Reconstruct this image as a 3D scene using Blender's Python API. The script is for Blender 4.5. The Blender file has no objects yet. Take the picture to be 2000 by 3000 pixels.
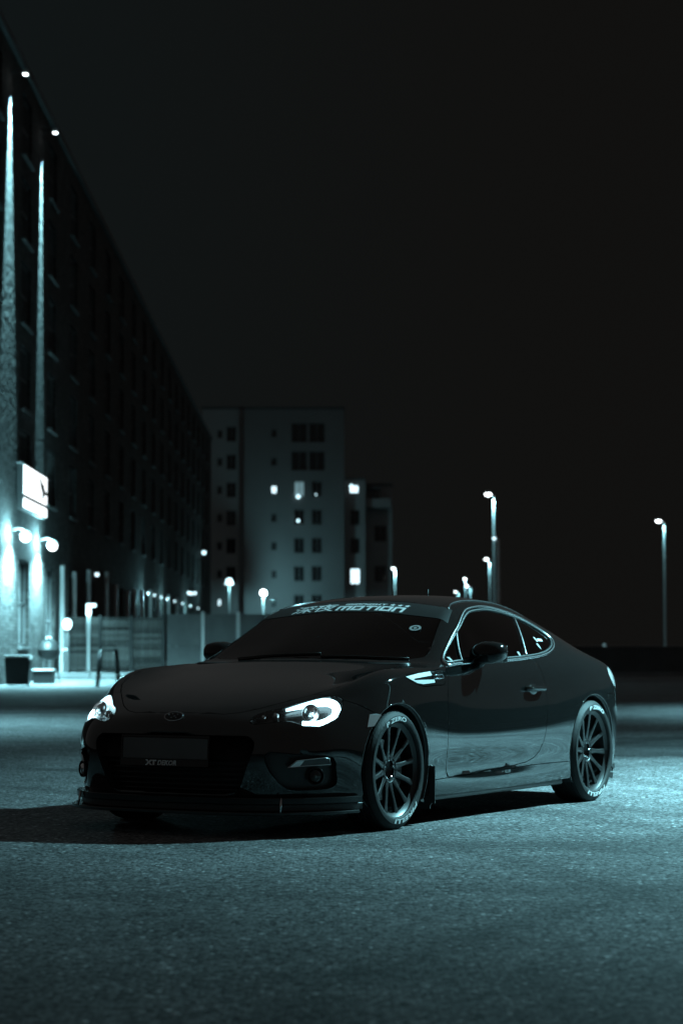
import bpy, bmesh, math, random
import numpy as np
from mathutils import Vector, Matrix
from mathutils.bvhtree import BVHTree
random.seed(7); R = math.radians
sc = bpy.context.scene
C = sc.collection

# ------------------------------------------------------------------ camera
CAM_H = .976; PITCH = math.atan(385/6906.5)
cd = bpy.data.cameras.new('camera'); cam = bpy.data.objects.new('camera', cd); C.objects.link(cam)
cam.location = (0, 0, CAM_H); cam.rotation_euler = (math.pi/2+PITCH, 0, 0)
cd.sensor_fit = 'HORIZONTAL'; cd.sensor_width = 24; cd.lens = 6906.5/2000*24
cd.clip_start = .1; cd.clip_end = 3000
cd.dof.use_dof = True; cd.dof.focus_distance = 12.6; cd.dof.aperture_fstop = 3.4
sc.camera = cam

# ------------------------------------------------------------------ night sky
w = bpy.data.worlds.new('World'); sc.world = w; w.use_nodes = True
wn = w.node_tree.nodes; wl = w.node_tree.links; wn.clear()
wo = wn.new('ShaderNodeOutputWorld'); wb = wn.new('ShaderNodeBackground')
sky = wn.new('ShaderNodeTexSky'); sky.sky_type = 'NISHITA'; sky.sun_disc = False
sky.sun_elevation = R(-9); sky.sun_rotation = R(200)
mixs = wn.new('ShaderNodeMix'); mixs.data_type = 'RGBA'; mixs.blend_type = 'ADD'; mixs.inputs[0].default_value = 1
# city glow: faintly teal towards the lit street, neutral over the open ground
wtc = wn.new('ShaderNodeTexCoord'); wsp = wn.new('ShaderNodeSeparateXYZ'); wl.new(wtc.outputs['Generated'], wsp.inputs[0])
wmr = wn.new('ShaderNodeMapRange'); wmr.interpolation_type = 'SMOOTHSTEP'; wmr.inputs[1].default_value = -.25; wmr.inputs[2].default_value = .12
wl.new(wsp.outputs[0], wmr.inputs[0]); wmx = wn.new('ShaderNodeMix'); wmx.data_type = 'RGBA'; wl.new(wmr.outputs[0], wmx.inputs[0])
wmx.inputs[6].default_value = (.085, .130, .138, 1); wmx.inputs[7].default_value = (.092, .090, .083, 1)
wl.new(wmx.outputs[2], mixs.inputs[6])
wl.new(sky.outputs[0], mixs.inputs[7]); wl.new(mixs.outputs[2], wb.inputs[0])
wb.inputs[1].default_value = .06
wl.new(wb.outputs[0], wo.inputs[0])
# the one weak, broad "sun": added unseen fill from overhead, lifting the blacks
sl = bpy.data.lights.new('fill_dome', 'SUN'); so = bpy.data.objects.new('fill_dome', sl); C.objects.link(so)
sl.energy = .10; sl.angle = R(180); sl.color = (1, .95, .92)
so.rotation_euler = (R(3), 0, R(-12))
sc.view_settings.view_transform = 'Standard'; sc.view_settings.look = 'None'
sc.view_settings.exposure = 0; sc.view_settings.gamma = 1; sc.view_settings.use_curve_mapping = False
sc.cycles.use_denoising = True; sc.cycles.denoising_input_passes = 'RGB_ALBEDO_NORMAL'; sc.cycles.denoising_prefilter = 'ACCURATE'
sc.cycles.max_bounces = 6; sc.cycles.diffuse_bounces = 2; sc.cycles.glossy_bounces = 4
sc.cycles.transparent_max_bounces = 12; sc.cycles.transmission_bounces = 4
sc.cycles.sample_clamp_indirect = 4; sc.cycles.caustics_reflective = False; sc.cycles.caustics_refractive = False
TEAL = (.36, .88, 1.0)

# ------------------------------------------------------------------ materials
MATS = {}
def mat(name, col, rough=.6, metal=0, spec=.5, coat=0, emit=None, estr=0, coat_rough=.03):
    m = bpy.data.materials.new(name); m.use_nodes = True
    b = m.node_tree.nodes['Principled BSDF']
    b.inputs['Base Color'].default_value = (*col, 1); b.inputs['Roughness'].default_value = rough
    b.inputs['Metallic'].default_value = metal; b.inputs['Specular IOR Level'].default_value = spec
    b.inputs['Coat Weight'].default_value = coat; b.inputs['Coat Roughness'].default_value = coat_rough
    if emit: b.inputs['Emission Color'].default_value = (*emit, 1); b.inputs['Emission Strength'].default_value = estr
    MATS[name] = m; return m
def nodes(m): return m.node_tree.nodes, m.node_tree.links, m.node_tree.nodes['Principled BSDF']
def noise_var(m, scale=6, amt=.35, bump=0, bscale=60, rough_amt=0, vec='Object'):
    """tint, grain and fine relief on a plain material"""
    n, l, b = nodes(m); tc = n.new('ShaderNodeTexCoord'); nt = n.new('ShaderNodeTexNoise')
    nt.inputs['Scale'].default_value = scale; nt.inputs['Detail'].default_value = 6
    l.new(tc.outputs[vec], nt.inputs['Vector'])
    col = tuple(b.inputs['Base Color'].default_value)[:3]
    mx = n.new('ShaderNodeMix'); mx.data_type = 'RGBA'
    mx.inputs[6].default_value = (*[c*(1-amt) for c in col], 1); mx.inputs[7].default_value = (*[min(1, c*(1+amt)) for c in col], 1)
    l.new(nt.outputs[0], mx.inputs[0]); l.new(mx.outputs[2], b.inputs['Base Color'])
    if bump:
        n2 = n.new('ShaderNodeTexNoise'); n2.inputs['Scale'].default_value = bscale; n2.inputs['Detail'].default_value = 4
        l.new(tc.outputs[vec], n2.inputs['Vector'])
        bp = n.new('ShaderNodeBump'); bp.inputs['Strength'].default_value = bump; bp.inputs['Distance'].default_value = .01
        l.new(n2.outputs[0], bp.inputs['Height']); l.new(bp.outputs[0], b.inputs['Normal'])
    if rough_amt:
        mr = n.new('ShaderNodeMapRange'); r0 = b.inputs['Roughness'].default_value
        mr.inputs[3].default_value = r0-rough_amt; mr.inputs[4].default_value = r0+rough_amt
        l.new(nt.outputs[0], mr.inputs[0]); l.new(mr.outputs[0], b.inputs['Roughness'])
    return m

def asphalt_mat(name='asphalt', base=.20):
    m = mat(name, (.1, .1, .1), .85, spec=.35); n, l, b = nodes(m)
    tc = n.new('ShaderNodeTexCoord')
    def noise(s, d=4, rough=.55):
        t = n.new('ShaderNodeTexNoise'); t.inputs['Scale'].default_value = s; t.inputs['Detail'].default_value = d
        t.inputs['Roughness'].default_value = rough; l.new(tc.outputs['Object'], t.inputs['Vector']); return t
    def ramp(src, a, bb, ca, cb):
        r = n.new('ShaderNodeMapRange'); r.inputs[1].default_value = a; r.inputs[2].default_value = bb
        r.inputs[3].default_value = ca; r.inputs[4].default_value = cb; l.new(src, r.inputs[0]); return r.outputs[0]
    def mul(a, c):
        q = n.new('ShaderNodeMath'); q.operation = 'MULTIPLY'; l.new(a, q.inputs[0]); l.new(c, q.inputs[1]); return q.outputs[0]
    # aggregate: stones of two sizes, each with its own tone
    v1 = n.new('ShaderNodeTexVoronoi'); v1.inputs['Scale'].default_value = 60; l.new(tc.outputs['Object'], v1.inputs['Vector'])
    v2 = n.new('ShaderNodeTexVoronoi'); v2.inputs['Scale'].default_value = 130; l.new(tc.outputs['Object'], v2.inputs['Vector'])
    s1 = n.new('ShaderNodeSeparateColor'); l.new(v1.outputs['Color'], s1.inputs[0])
    s2 = n.new('ShaderNodeSeparateColor'); l.new(v2.outputs['Color'], s2.inputs[0])
    g1 = ramp(s1.outputs[0], .20, .28, .14, 1.0)      # some stones missing / dark tar
    g1b = ramp(s1.outputs[1], .0, 1., .45, 1.55)
    g2 = ramp(s2.outputs[0], 0, 1, .70, 1.25)
    spark = ramp(s1.outputs[2], .975, .985, 1, 2.8)
    gap = ramp(v1.outputs['Distance'], .25, .75, 1.08, .62)
    lo = ramp(noise(.35, 5, .6).outputs[0], .3, .7, .58, 1.30)
    mid = ramp(noise(2.6, 6, .7).outputs[0], .3, .7, .70, 1.22)
    # dark damp / tar smears with ragged borders
    sm = n.new('ShaderNodeMapping'); sm.inputs['Scale'].default_value = (.22, .75, 1); l.new(tc.outputs['Object'], sm.inputs[0])
    st = n.new('ShaderNodeTexNoise'); st.inputs['Scale'].default_value = .9; st.inputs['Detail'].default_value = 7; l.new(sm.outputs[0], st.inputs['Vector'])
    stain = ramp(st.outputs[0], .54, .66, 1.0, .50)
    # rubber left by turning tyres: worn arcs of two tracks each
    tr_n = noise(5, 6, .7).outputs[0]; tracks = None
    for cx, cy, rad in ((11, 19, 9.2), (11, 19, 10.6), (4, 36, 12), (4, 36, 13.5), (-14, 6, 15.5), (-14, 6, 17.0), (9, 4, 9.4)):
        sb = n.new('ShaderNodeVectorMath'); sb.operation = 'DISTANCE'; sb.inputs[1].default_value = (cx, cy, 0); l.new(tc.outputs['Object'], sb.inputs[0])
        q = n.new('ShaderNodeMath'); q.operation = 'SUBTRACT'; l.new(sb.outputs['Value'], q.inputs[0]); q.inputs[1].default_value = rad
        q2 = n.new('ShaderNodeMath'); q2.operation = 'ABSOLUTE'; l.new(q.outputs[0], q2.inputs[0])
        q3 = n.new('ShaderNodeMath'); q3.operation = 'MULTIPLY_ADD'; l.new(tr_n, q3.inputs[0]); q3.inputs[1].default_value = .22; l.new(q2.outputs[0], q3.inputs[2])
        k = ramp(q3.outputs[0], .12, .30, .66, 1.0)
        tracks = k if tracks is None else mul(tracks, k)
    f = mul(mul(mul(mul(g1, g1b), mul(g2, spark)), mul(mul(lo, mid), mul(stain, gap))), tracks)
    vm = n.new('ShaderNodeVectorMath'); vm.operation = 'SCALE'; vm.inputs[0].default_value = (base, base, base*1.02)
    l.new(f, vm.inputs['Scale']); l.new(vm.outputs[0], b.inputs['Base Color'])
    hb = n.new('ShaderNodeMath'); hb.operation = 'MULTIPLY_ADD'; l.new(v1.outputs['Distance'], hb.inputs[0]); hb.inputs[1].default_value = -.7; l.new(s1.outputs[0], hb.inputs[2])
    bp = n.new('ShaderNodeBump'); bp.inputs['Strength'].default_value = 1; bp.inputs['Distance'].default_value = .0065
    l.new(hb.outputs[0], bp.inputs['Height'])
    b2 = n.new('ShaderNodeBump'); b2.inputs['Strength'].default_value = .35; b2.inputs['Distance'].default_value = .05
    l.new(noise(1.6, 3).outputs[0], b2.inputs['Height']); l.new(b2.outputs[0], bp.inputs['Normal']); l.new(bp.outputs[0], b.inputs['Normal'])
    return m

def brick_mat():
    m = mat('brick', (.2, .2, .2), .85, spec=.2); n, l, b = nodes(m)
    tc = n.new('ShaderNodeTexCoord'); sp = n.new('ShaderNodeSeparateXYZ'); cb = n.new('ShaderNodeCombineXYZ')
    l.new(tc.outputs['Object'], sp.inputs[0])
    ad = n.new('ShaderNodeMath'); l.new(sp.outputs[0], ad.inputs[0]); l.new(sp.outputs[1], ad.inputs[1])
    l.new(ad.outputs[0], cb.inputs[0]); l.new(sp.outputs[2], cb.inputs[1])
    br = n.new('ShaderNodeTexBrick'); l.new(cb.outputs[0], br.inputs['Vector']); br.inputs['Scale'].default_value = 1
    br.inputs['Brick Width'].default_value = .26; br.inputs['Row Height'].default_value = .085; br.inputs['Mortar Size'].default_value = .012
    br.inputs['Color1'].default_value = (.10, .095, .09, 1); br.inputs['Color2'].default_value = (.036, .034, .033, 1); br.inputs['Mortar'].default_value = (.02, .02, .02, 1)
    nt = n.new('ShaderNodeTexNoise'); nt.inputs['Scale'].default_value = 1.3; nt.inputs['Detail'].default_value = 8; l.new(tc.outputs['Object'], nt.inputs['Vector'])
    mp = n.new('ShaderNodeMapRange'); mp.inputs[1].default_value = .3; mp.inputs[2].default_value = .7; mp.inputs[3].default_value = .55; mp.inputs[4].default_value = 1.2; l.new(nt.outputs[0], mp.inputs[0])
    vm = n.new('ShaderNodeVectorMath'); vm.operation = 'SCALE'; l.new(br.outputs['Color'], vm.inputs[0]); l.new(mp.outputs[0], vm.inputs['Scale'])
    l.new(vm.outputs[0], b.inputs['Base Color'])
    n3 = n.new('ShaderNodeTexNoise'); n3.inputs['Scale'].default_value = 5; l.new(cb.outputs[0], n3.inputs['Vector'])
    hh = n.new('ShaderNodeMath'); hh.operation = 'MULTIPLY_ADD'; l.new(br.outputs['Fac'], hh.inputs[0]); hh.inputs[1].default_value = -1; l.new(n3.outputs[0], hh.inputs[2])
    bp = n.new('ShaderNodeBump'); bp.inputs['Strength'].default_value = 1; bp.inputs['Distance'].default_value = .05
    l.new(hh.outputs[0], bp.inputs['Height']); l.new(bp.outputs[0], b.inputs['Normal'])
    return m

def glass_mat(name, tint, rough=.02, ior=1.5):
    """tinted sheet glass: fresnel mirror over tinted see-through"""
    m = bpy.data.materials.new(name); m.use_nodes = True; n = m.node_tree.nodes; l = m.node_tree.links; n.clear()
    o = n.new('ShaderNodeOutputMaterial'); t = n.new('ShaderNodeBsdfTransparent'); g = n.new('ShaderNodeBsdfGlossy')
    f = n.new('ShaderNodeFresnel'); mx = n.new('ShaderNodeMixShader'); f.inputs[0].default_value = ior
    t.inputs[0].default_value = (*tint, 1); g.inputs['Roughness'].default_value = rough
    l.new(f.outputs[0], mx.inputs[0]); l.new(t.outputs[0], mx.inputs[1]); l.new(g.outputs[0], mx.inputs[2]); l.new(mx.outputs[0], o.inputs[0])
    MATS[name] = m; return m

asphalt_mat(); asphalt_mat('dark_asphalt', .105); brick_mat()  # second asphalt is a darker tone for the two dark bands
noise_var(mat('pavement', (.22, .22, .22), .9, spec=.2), 3, .25, .3, 40)
noise_var(mat('concrete', (.15, .15, .15), .9, spec=.2), 2, .35, .3, 30)
noise_var(mat('dark_concrete', (.08, .08, .08), .9, spec=.2), 2, .4, .3, 20)
noise_var(mat('render_wall', (.17, .17, .17), .95, spec=.1), .25, .2, .2, 8)
noise_var(mat('dark_render', (.24, .24, .24), .95, spec=.1), .25, .2, .2, 8)
noise_var(mat('timber', (.13, .125, .12), .85, spec=.2), 5, .5, .4, 40)
_n, _l, _b = nodes(MATS['timber']); _oi = _n.new('ShaderNodeObjectInfo'); _mr = _n.new('ShaderNodeMapRange'); _mr.inputs[3].default_value = .35; _mr.inputs[4].default_value = 1.5
_l.new(_oi.outputs['Random'], _mr.inputs[0]); _vm = _n.new('ShaderNodeVectorMath'); _vm.operation = 'SCALE'; _src = _b.inputs['Base Color'].links[0].from_socket
_l.new(_src, _vm.inputs[0]); _l.new(_mr.outputs[0], _vm.inputs['Scale']); _l.new(_vm.outputs[0], _b.inputs['Base Color'])
noise_var(mat('galvanised', (.42, .43, .43), .5, .3), 12, .2)
noise_var(mat('dark_steel', (.03, .03, .03), .5, .4), 12, .3)
noise_var(mat('pale_steel', (.6, .6, .6), .5, .2), 12, .15)
noise_var(mat('bin_plastic', (.02, .02, .02), .5), 8, .3)
noise_var(mat('pale_plastic', (.55, .55, .55), .5), 8, .2)
noise_var(mat('window_frame', (.09, .09, .09), .6), 8, .2)
noise_var(mat('stone_trim', (.08, .08, .08), .85), 5, .25)
noise_var(mat('dark_glass', (.012, .014, .015), .06), 3, .2, .05, 3)
noise_var(mat('leaf', (.05, .07, .05), .7), 20, .4)
noise_var(mat('soil', (.04, .035, .03), .95), 10, .4)
mat('lamp_white', (.9, .9, .9), .4, emit=(.86, .97, 1), estr=10)
mat('lamp_soft', (.9, .9, .9), .4, emit=(.60, .90, 1), estr=2.6)
mat('lit_pane', (.8, .8, .8), .4, emit=(.66, .90, 1), estr=2.2)
mat('dim_pane', (.3, .3, .3), .4, emit=(.45, .8, .9), estr=.25)
mat('sign_light', (.9, .9, .9), .4, emit=(.9, .97, 1), estr=2.2)
mat('sign_dark', (.03, .04, .04), .6)

# ------------------------------------------------------------------ mesh helpers
def link(o, parent=None):
    C.objects.link(o)
    if parent: o.parent = parent
    return o
def mobj(name, bm, m, parent=None, smooth=False, loc=None):
    me = bpy.data.meshes.new(name); bm.normal_update(); bm.to_mesh(me); bm.free()
    if smooth: me.polygons.foreach_set('use_smooth', [True]*len(me.polygons))
    me.materials.append(MATS[m] if isinstance(m, str) else m)
    o = bpy.data.objects.new(name, me); link(o, parent)
    if loc: o.location = loc
    return o
def empty(name, loc=(0, 0, 0), rz=0, parent=None):
    o = bpy.data.objects.new(name, None); link(o, parent); o.location = loc; o.rotation_euler = (0, 0, rz); o.empty_display_size = .2
    return o
def tag(o, label=None, cat=None, group=None, kind=None):
    if label: o['label'] = label
    if cat: o['category'] = cat
    if group: o['group'] = group
    if kind: o['kind'] = kind
    return o
def box(bm, x0, x1, y0, y1, z0, z1, M=None):
    v = [bm.verts.new((x, y, z)) for z in (z0, z1) for y in (y0, y1) for x in (x0, x1)]
    for f in ((0, 2, 3, 1), (4, 5, 7, 6), (0, 1, 5, 4), (2, 6, 7, 3), (0, 4, 6, 2), (1, 3, 7, 5)):
        bm.faces.new([v[i] for i in f])
    if M is not None: bmesh.ops.transform(bm, matrix=M, verts=v)
    return v
def bbox(name, m, parent, x0, x1, y0, y1, z0, z1, bev=0, seg=1, loc=None, M=None):
    bm = bmesh.new(); box(bm, x0, x1, y0, y1, z0, z1, M)
    if bev: bmesh.ops.bevel(bm, geom=list(bm.edges), offset=bev, segments=seg, profile=.5, affect='EDGES')
    return mobj(name, bm, m, parent, smooth=False, loc=loc)
def lathe(bm, prof, n=24, axis='Z', M=None, close=False):
    """prof: (radius, height) list; spun round axis"""
    rings = []
    for r, h in prof:
        ring = []
        for i in range(n):
            a = 2*math.pi*i/n; p = (r*math.cos(a), r*math.sin(a), h)
            if axis == 'Y': p = (p[0], p[2], p[1])
            ring.append(bm.verts.new(p))
        rings.append(ring)
    pairs = list(zip(rings, rings[1:]))
    if close: pairs.append((rings[-1], rings[0]))
    for a, b in pairs:
        for i in range(n):
            q = (a[i], a[(i+1) % n], b[(i+1) % n], b[i])
            bm.faces.new(q)
    if not close:
        for ring in (rings[0], rings[-1]):
            try: bm.faces.new(ring)
            except ValueError: pass
    vs = [v for r_ in rings for v in r_]
    if M is not None: bmesh.ops.transform(bm, matrix=M, verts=vs)
    return vs
def tube(bm, path, r, n=8, closed=False, up=(0, 0, 1), flat=1.0):
    """round bar along a path; r a number or one per point; flat squeezes across up"""
    P = [Vector(p) for p in path]; K = len(P); rings = []
    for k in range(K):
        a = P[(k-1) % K] if (closed or k) else P[k]; b = P[(k+1) % K] if (closed or k < K-1) else P[k]
        t = (b-a).normalized(); u = Vector(up); s = t.cross(u)
        if s.length < 1e-3: s = t.cross(Vector((1, 0, 0)))
        s.normalize(); u2 = s.cross(t).normalized(); rr = r[k] if hasattr(r, '__len__') else r
        rings.append([bm.verts.new(P[k]+s*math.cos(2*math.pi*i/n)*rr+u2*math.sin(2*math.pi*i/n)*rr*flat) for i in range(n)])
    for k in range(K if closed else K-1):
        a, b = rings[k], rings[(k+1) % K]
        for i in range(n): bm.faces.new((a[i], a[(i+1) % n], b[(i+1) % n], b[i]))
    if not closed:
        bm.faces.new(rings[0][::-1]); bm.faces.new(rings[-1])
    return rings
def copy_tree(o, parent=None):
    c = o.copy(); C.objects.link(c); c.parent = parent
    for ch in list(o.children): copy_tree(ch, c)
    return c
def light(name, kind, loc, power, col=TEAL, radius=.1, size=None, blend=.5, rot=None, parent=None):
    d = bpy.data.lights.new(name, kind); d.energy = power; d.color = col; d.shadow_soft_size = radius
    if kind == 'SPOT': d.spot_size = R(size); d.spot_blend = blend
    o = bpy.data.objects.new(name, d); link(o, parent); o.location = loc
    if rot: o.rotation_euler = rot
    return o
def text_mesh(s, size=1, shear=0, bold=0, space=1):
    cu = bpy.data.curves.new('lettering', 'FONT'); cu.body = s; cu.size = size; cu.shear = shear; cu.offset = bold; cu.space_character = space
    cu.resolution_u = 3
    o = bpy.data.objects.new('lettering', cu); C.objects.link(o)
    dg = bpy.context.evaluated_depsgraph_get(); me = bpy.data.meshes.new_from_object(o.evaluated_get(dg))
    bpy.data.objects.remove(o); bm = bmesh.new(); bm.from_mesh(me); bpy.data.meshes.remove(me)
    bmesh.ops.triangulate(bm, faces=bm.faces)
    return bm

def holed_wall(bm, L, H, rects, depth, z0=0):
    """wall in the local y-z plane facing +x with real openings and reveals; rects (y0,y1,z0,z1)"""
    ys = sorted({0, L, *[r[0] for r in rects], *[r[1] for r in rects]}); zs = sorted({z0, H, *[r[2] for r in rects], *[r[3] for r in rects]})
    V = {}
    def v(x, y, z):
        k = (round(x, 4), round(y, 4), round(z, 4))
        if k not in V: V[k] = bm.verts.new(k)
        return V[k]
    holes = {(round(r[0], 4), round(r[1], 4), round(r[2], 4), round(r[3], 4)) for r in rects}
    for y0, y1 in zip(ys, ys[1:]):
        for a, b in zip(zs, zs[1:]):
            if any(r[0] <= y0+1e-6 and y1 <= r[1]+1e-6 and r[2] <= a+1e-6 and b <= r[3]+1e-6 for r in rects): continue
            bm.faces.new((v(0, y0, a), v(0, y1, a), v(0, y1, b), v(0, y0, b)))
    for y0, y1, a, b in rects:
        yy = [q for q in ys if y0-1e-6 <= q <= y1+1e-6]; zz = [q for q in zs if a-1e-6 <= q <= b+1e-6]
        for p, q in zip(yy, yy[1:]):
            bm.faces.new((v(0, p, a), v(0, q, a), v(-depth, q, a), v(-depth, p, a))); bm.faces.new((v(0, q, b), v(0, p, b), v(-depth, p, b), v(-depth, q, b)))
        for p, q in zip(zz, zz[1:]):
            bm.faces.new((v(0, y0, q), v(0, y0, p), v(-depth, y0, p), v(-depth, y0, q))); bm.faces.new((v(0, y1, p), v(0, y1, q), v(-depth, y1, q), v(-depth, y1, p)))
# ------------------------------------------------------------------ ground
bm = bmesh.new(); v = [bm.verts.new(p) for p in ((-500, -60, 0), (500, -60, 0), (500, 900, 0), (-500, 900, 0))]; bm.faces.new(v)
tag(mobj('asphalt_ground', bm, 'asphalt'), kind='structure')
def patch(name, pts, z, m):
    bm = bmesh.new(); P_ = []
    for (x0, y0), (x1, y1) in zip(pts, pts[1:]+pts[:1]):
        n_ = max(2, int(math.hypot(x1-x0, y1-y0)/.4))
        for i in range(n_):
            t = i/n_; P_.append((x0+(x1-x0)*t+random.uniform(-.05, .05), y0+(y1-y0)*t+random.uniform(-.05, .05)))
    f = bm.faces.new([bm.verts.new((x, y, z)) for x, y in P_]); bmesh.ops.triangulate(bm, faces=[f])
    return tag(mobj(name, bm, m), kind='structure')
patch('dark_band', [(1.6, 20.5), (9, 20.3), (22, 20.6), (22, 26), (8, 27.2), (4.6, 25.2), (2.6, 24.4), (1.4, 23)], .004, 'dark_asphalt')  # darker sheet with a straight near edge, right of the car
patch('dark_band', [(-30, 35), (-12, 34.6), (-6, 36), (-1, 35.2), (1, 38), (0, 50), (-4, 51.5), (-12, 50.2), (-30, 51)], .004, 'dark_asphalt')  # dark sheet standing in for a band the lamps leave unlit
# raised pavement with a kerb in front of the fence
bm = bmesh.new(); box(bm, -7.98, 2.0, 65.6, 120, .004, .15)
tag(mobj('pavement', bm, 'pavement'), kind='structure')
bm = bmesh.new()
x = -7.95
while x < 1.9:
    vs = box(bm, x, x+.98, 65.38, 65.6, .0, .165); x += 1.0
bmesh.ops.bevel(bm, geom=list(bm.edges), offset=.012, segments=1, affect='EDGES')
tag(mobj('kerb', bm, 'concrete'), kind='structure')

# ------------------------------------------------------------------ brick building along the left
def wall_x(Y): return -7.3-.01144*Y
BY = 44.0
bld = empty('brick_building', (wall_x(BY), BY, 0), .01144)
tag(bld, 'tall dark brick building with downlights washing its edge, beside the car park', 'building')
BH = 15.3; BL = 122.0
bays = [56.9-BY+5.9*i for i in range(-2, 18)]
rects = []; wins = []
for i, b in enumerate(bays):
    if b < 1: continue
    for k in range(5):
        z0 = 4.75+2.12*k; rects.append((b+1.35, b+3.35, z0, z0+1.55)); wins.append((b+1.35, z0, 2.0, 1.55, i, k))
    rects.append((b+1.35, b+3.35, .16 if i % 2 else .9, 3.05)); wins.append((b+1.35, .16 if i % 2 else .9, 2.0, 3.05-(.16 if i % 2 else .9), i, -1))
bm = bmesh.new(); holed_wall(bm, BL, BH, rects, .24)
o = mobj('wall', bm, 'brick', bld)
bm = bmesh.new()
for q in ((-14, -.26, 0, BL, 0, BH),): box(bm, *q)
mobj('core', bm, 'dark_render', bld)
bbox('parapet', 'stone_trim', bld, -.35, .10, -.1, BL+.1, BH+.002, BH+.22, .02)
def window_meshes(wd, ht, cols, rows_, door=False):
    f = bmesh.new(); t = .06
    box(f, -.16, -.08, 0, t, 0, ht); box(f, -.16, -.08, wd-t, wd, 0, ht); box(f, -.16, -.08, t, wd-t, 0, t); box(f, -.16, -.08, t, wd-t, ht-t, ht)
    for c in range(1, cols): box(f, -.155, -.09, wd*c/cols-.02, wd*c/cols+.02, t, ht-t)
    for r_ in range(1, rows_): box(f, -.153, -.088, t, wd-t, ht*r_/rows_-.02, ht*r_/rows_+.02)
    me = bpy.data.meshes.new('window'); f.to_mesh(me); f.free(); me.materials.append(MATS['window_frame'])
    p = bmesh.new(); box(p, -.135, -.125, .03, wd-.03, .03, ht-.03)
    mp = bpy.data.meshes.new('pane'); p.to_mesh(mp); p.free(); mp.materials.append(MATS['dark_glass'])
    s = bmesh.new(); box(s, -.10, .09, -.08, wd+.08, -.07, -.003)
    ms = bpy.data.meshes.new('sill'); s.to_mesh(ms); s.free(); ms.materials.append(MATS['stone_trim'])
    return me, mp, ms
cache = {}
for (y, z, wd, ht, i, k) in wins:
    key = (wd, round(ht, 2), k < 0)
    if key not in cache: cache[key] = window_meshes(wd, ht, 4 if k >= 0 else 2, 2)
    me, mp, ms = cache[key]
    wo_ = bpy.data.objects.new('window' if (k >= 0 or not i % 2) else 'door', me); link(wo_, bld); wo_.location = (0, y, z)
    pn = bpy.data.objects.new('pane', mp); link(pn, wo_)
    if k >= 0 or not i % 2: sl_ = bpy.data.objects.new('sill', ms); link(sl_, wo_)
# lit pilaster strips beside the entrances, further along the street
for q, yy in enumerate([23.6, 27, 31.5, 38, 42, 47.5, 51, 55, 60, 66, 73, 80]):
    bbox('pilaster', 'pale_steel', bld, .004, .12, yy, yy+.22, .02, 3.0+.5*random.random(), .01)
# roof flood lights shining straight down the wall
def flood(Y, z, power, size):
    t = empty('flood_light', (wall_x(Y)+.36, Y, z), .01144)
    bm = bmesh.new(); box(bm, -.07, .07, -.09, .09, -.02, .07); bmesh.ops.bevel(bm, geom=list(bm.edges), offset=.015, segments=2, affect='EDGES'); mobj('housing', bm, 'pale_steel', t)
    bm = bmesh.new(); box(bm, -.36, -.065, -.02, .02, .02, .05); mobj('bracket', bm, 'dark_steel', t)
    bm = bmesh.new(); box(bm, -.05, .05, -.065, .065, -.04, -.022); mobj('lens', bm, 'lamp_white', t)
    light('flood_lamp', 'SPOT', (-.16, 0, -.06), power, radius=.06, size=size, blend=.35, rot=(0, R(5), 0), parent=t)
    return t
tag(flood(55.9, 14.65, 42000, 26), 'square flood light under the eaves on the first brick bay', 'flood light', 'roof flood lights')
tag(flood(62.4, 14.65, 42000, 16), 'square flood light under the eaves beyond the first flood light', 'flood light', 'roof flood lights')
# wall lamps over the entrances
def wall_lamp(Y, z, power, label):
    t = empty('wall_lamp', (wall_x(Y)+.03, Y, z), .01144)
    bm = bmesh.new(); tube(bm, [(-.03, 0, .05), (.18, 0, .12), (.32, 0, .07)], .025, 8); mobj('arm', bm, 'dark_steel', t)
    bm = bmesh.new(); lathe(bm, [(.03, .10), (.09, .08), (.17, .0), (.165, -.01)], 20, M=Matrix.Translation((.34, 0, -.03))); mobj('shade', bm, 'pale_steel', t, True)
    bm = bmesh.new(); bmesh.ops.create_uvsphere(bm, u_segments=16, v_segments=10, radius=.125, matrix=Matrix.Translation((.34, 0, -.09))); mobj('bulb', bm, 'lamp_white', t, True)
    light('wall_lamp_light', 'SPOT', (.30, 0, -.24), power, radius=.10, size=165, blend=.6, parent=t)
    light('wall_lamp_glow', 'POINT', (.24, -.05, -.02), power*.16, radius=.1, parent=t)
    tag(t, label, 'wall lamp', 'lamps over the entrances')
wall_lamp(56.5, 3.62, 6600, 'bright wall lamp over the entrance nearest the black bin')
wall_lamp(62.3, 3.64, 6600, 'bright wall lamp over the second entrance, past the lit sign')
# lit shop sign along the facade
sg = empty('shop_sign', (wall_x(57.2)+.06, 57.2, 4.25), .01144)
tag(sg, 'white backlit shop sign panel with dark bird emblem on the brick wall', 'sign')
bbox('housing', 'dark_steel', sg, 0, .16, 0, 4.9, 0, 1.12, .01)
bbox('upper_panel', 'sign_light', sg, .162, .185, .02, 4.86, .36, 1.08, .01)
bbox('lower_panel', 'sign_light', sg, .162, .185, .0, 4.86, .03, .27, .01)
bm = bmesh.new()
em = [(3.1, .98), (3.45, .96), (3.7, .86), (4.1, .84), (4.25, .72), (4.75, .66), (4.82, .58), (4.3, .60), (4.1, .55), (3.95, .44), (3.6, .50), (3.75, .62), (3.5, .66), (3.3, .78)]
vs = [bm.verts.new((.19, y, z)) for y, z in em]; f = bm.faces.new(vs); r_ = bmesh.ops.extrude_face_region(bm, geom=[f]); bmesh.ops.translate(bm, vec=(.012, 0, 0), verts=[g for g in r_['geom'] if isinstance(g, bmesh.types.BMVert)])
mobj('emblem', bm, 'sign_dark', sg)
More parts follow.
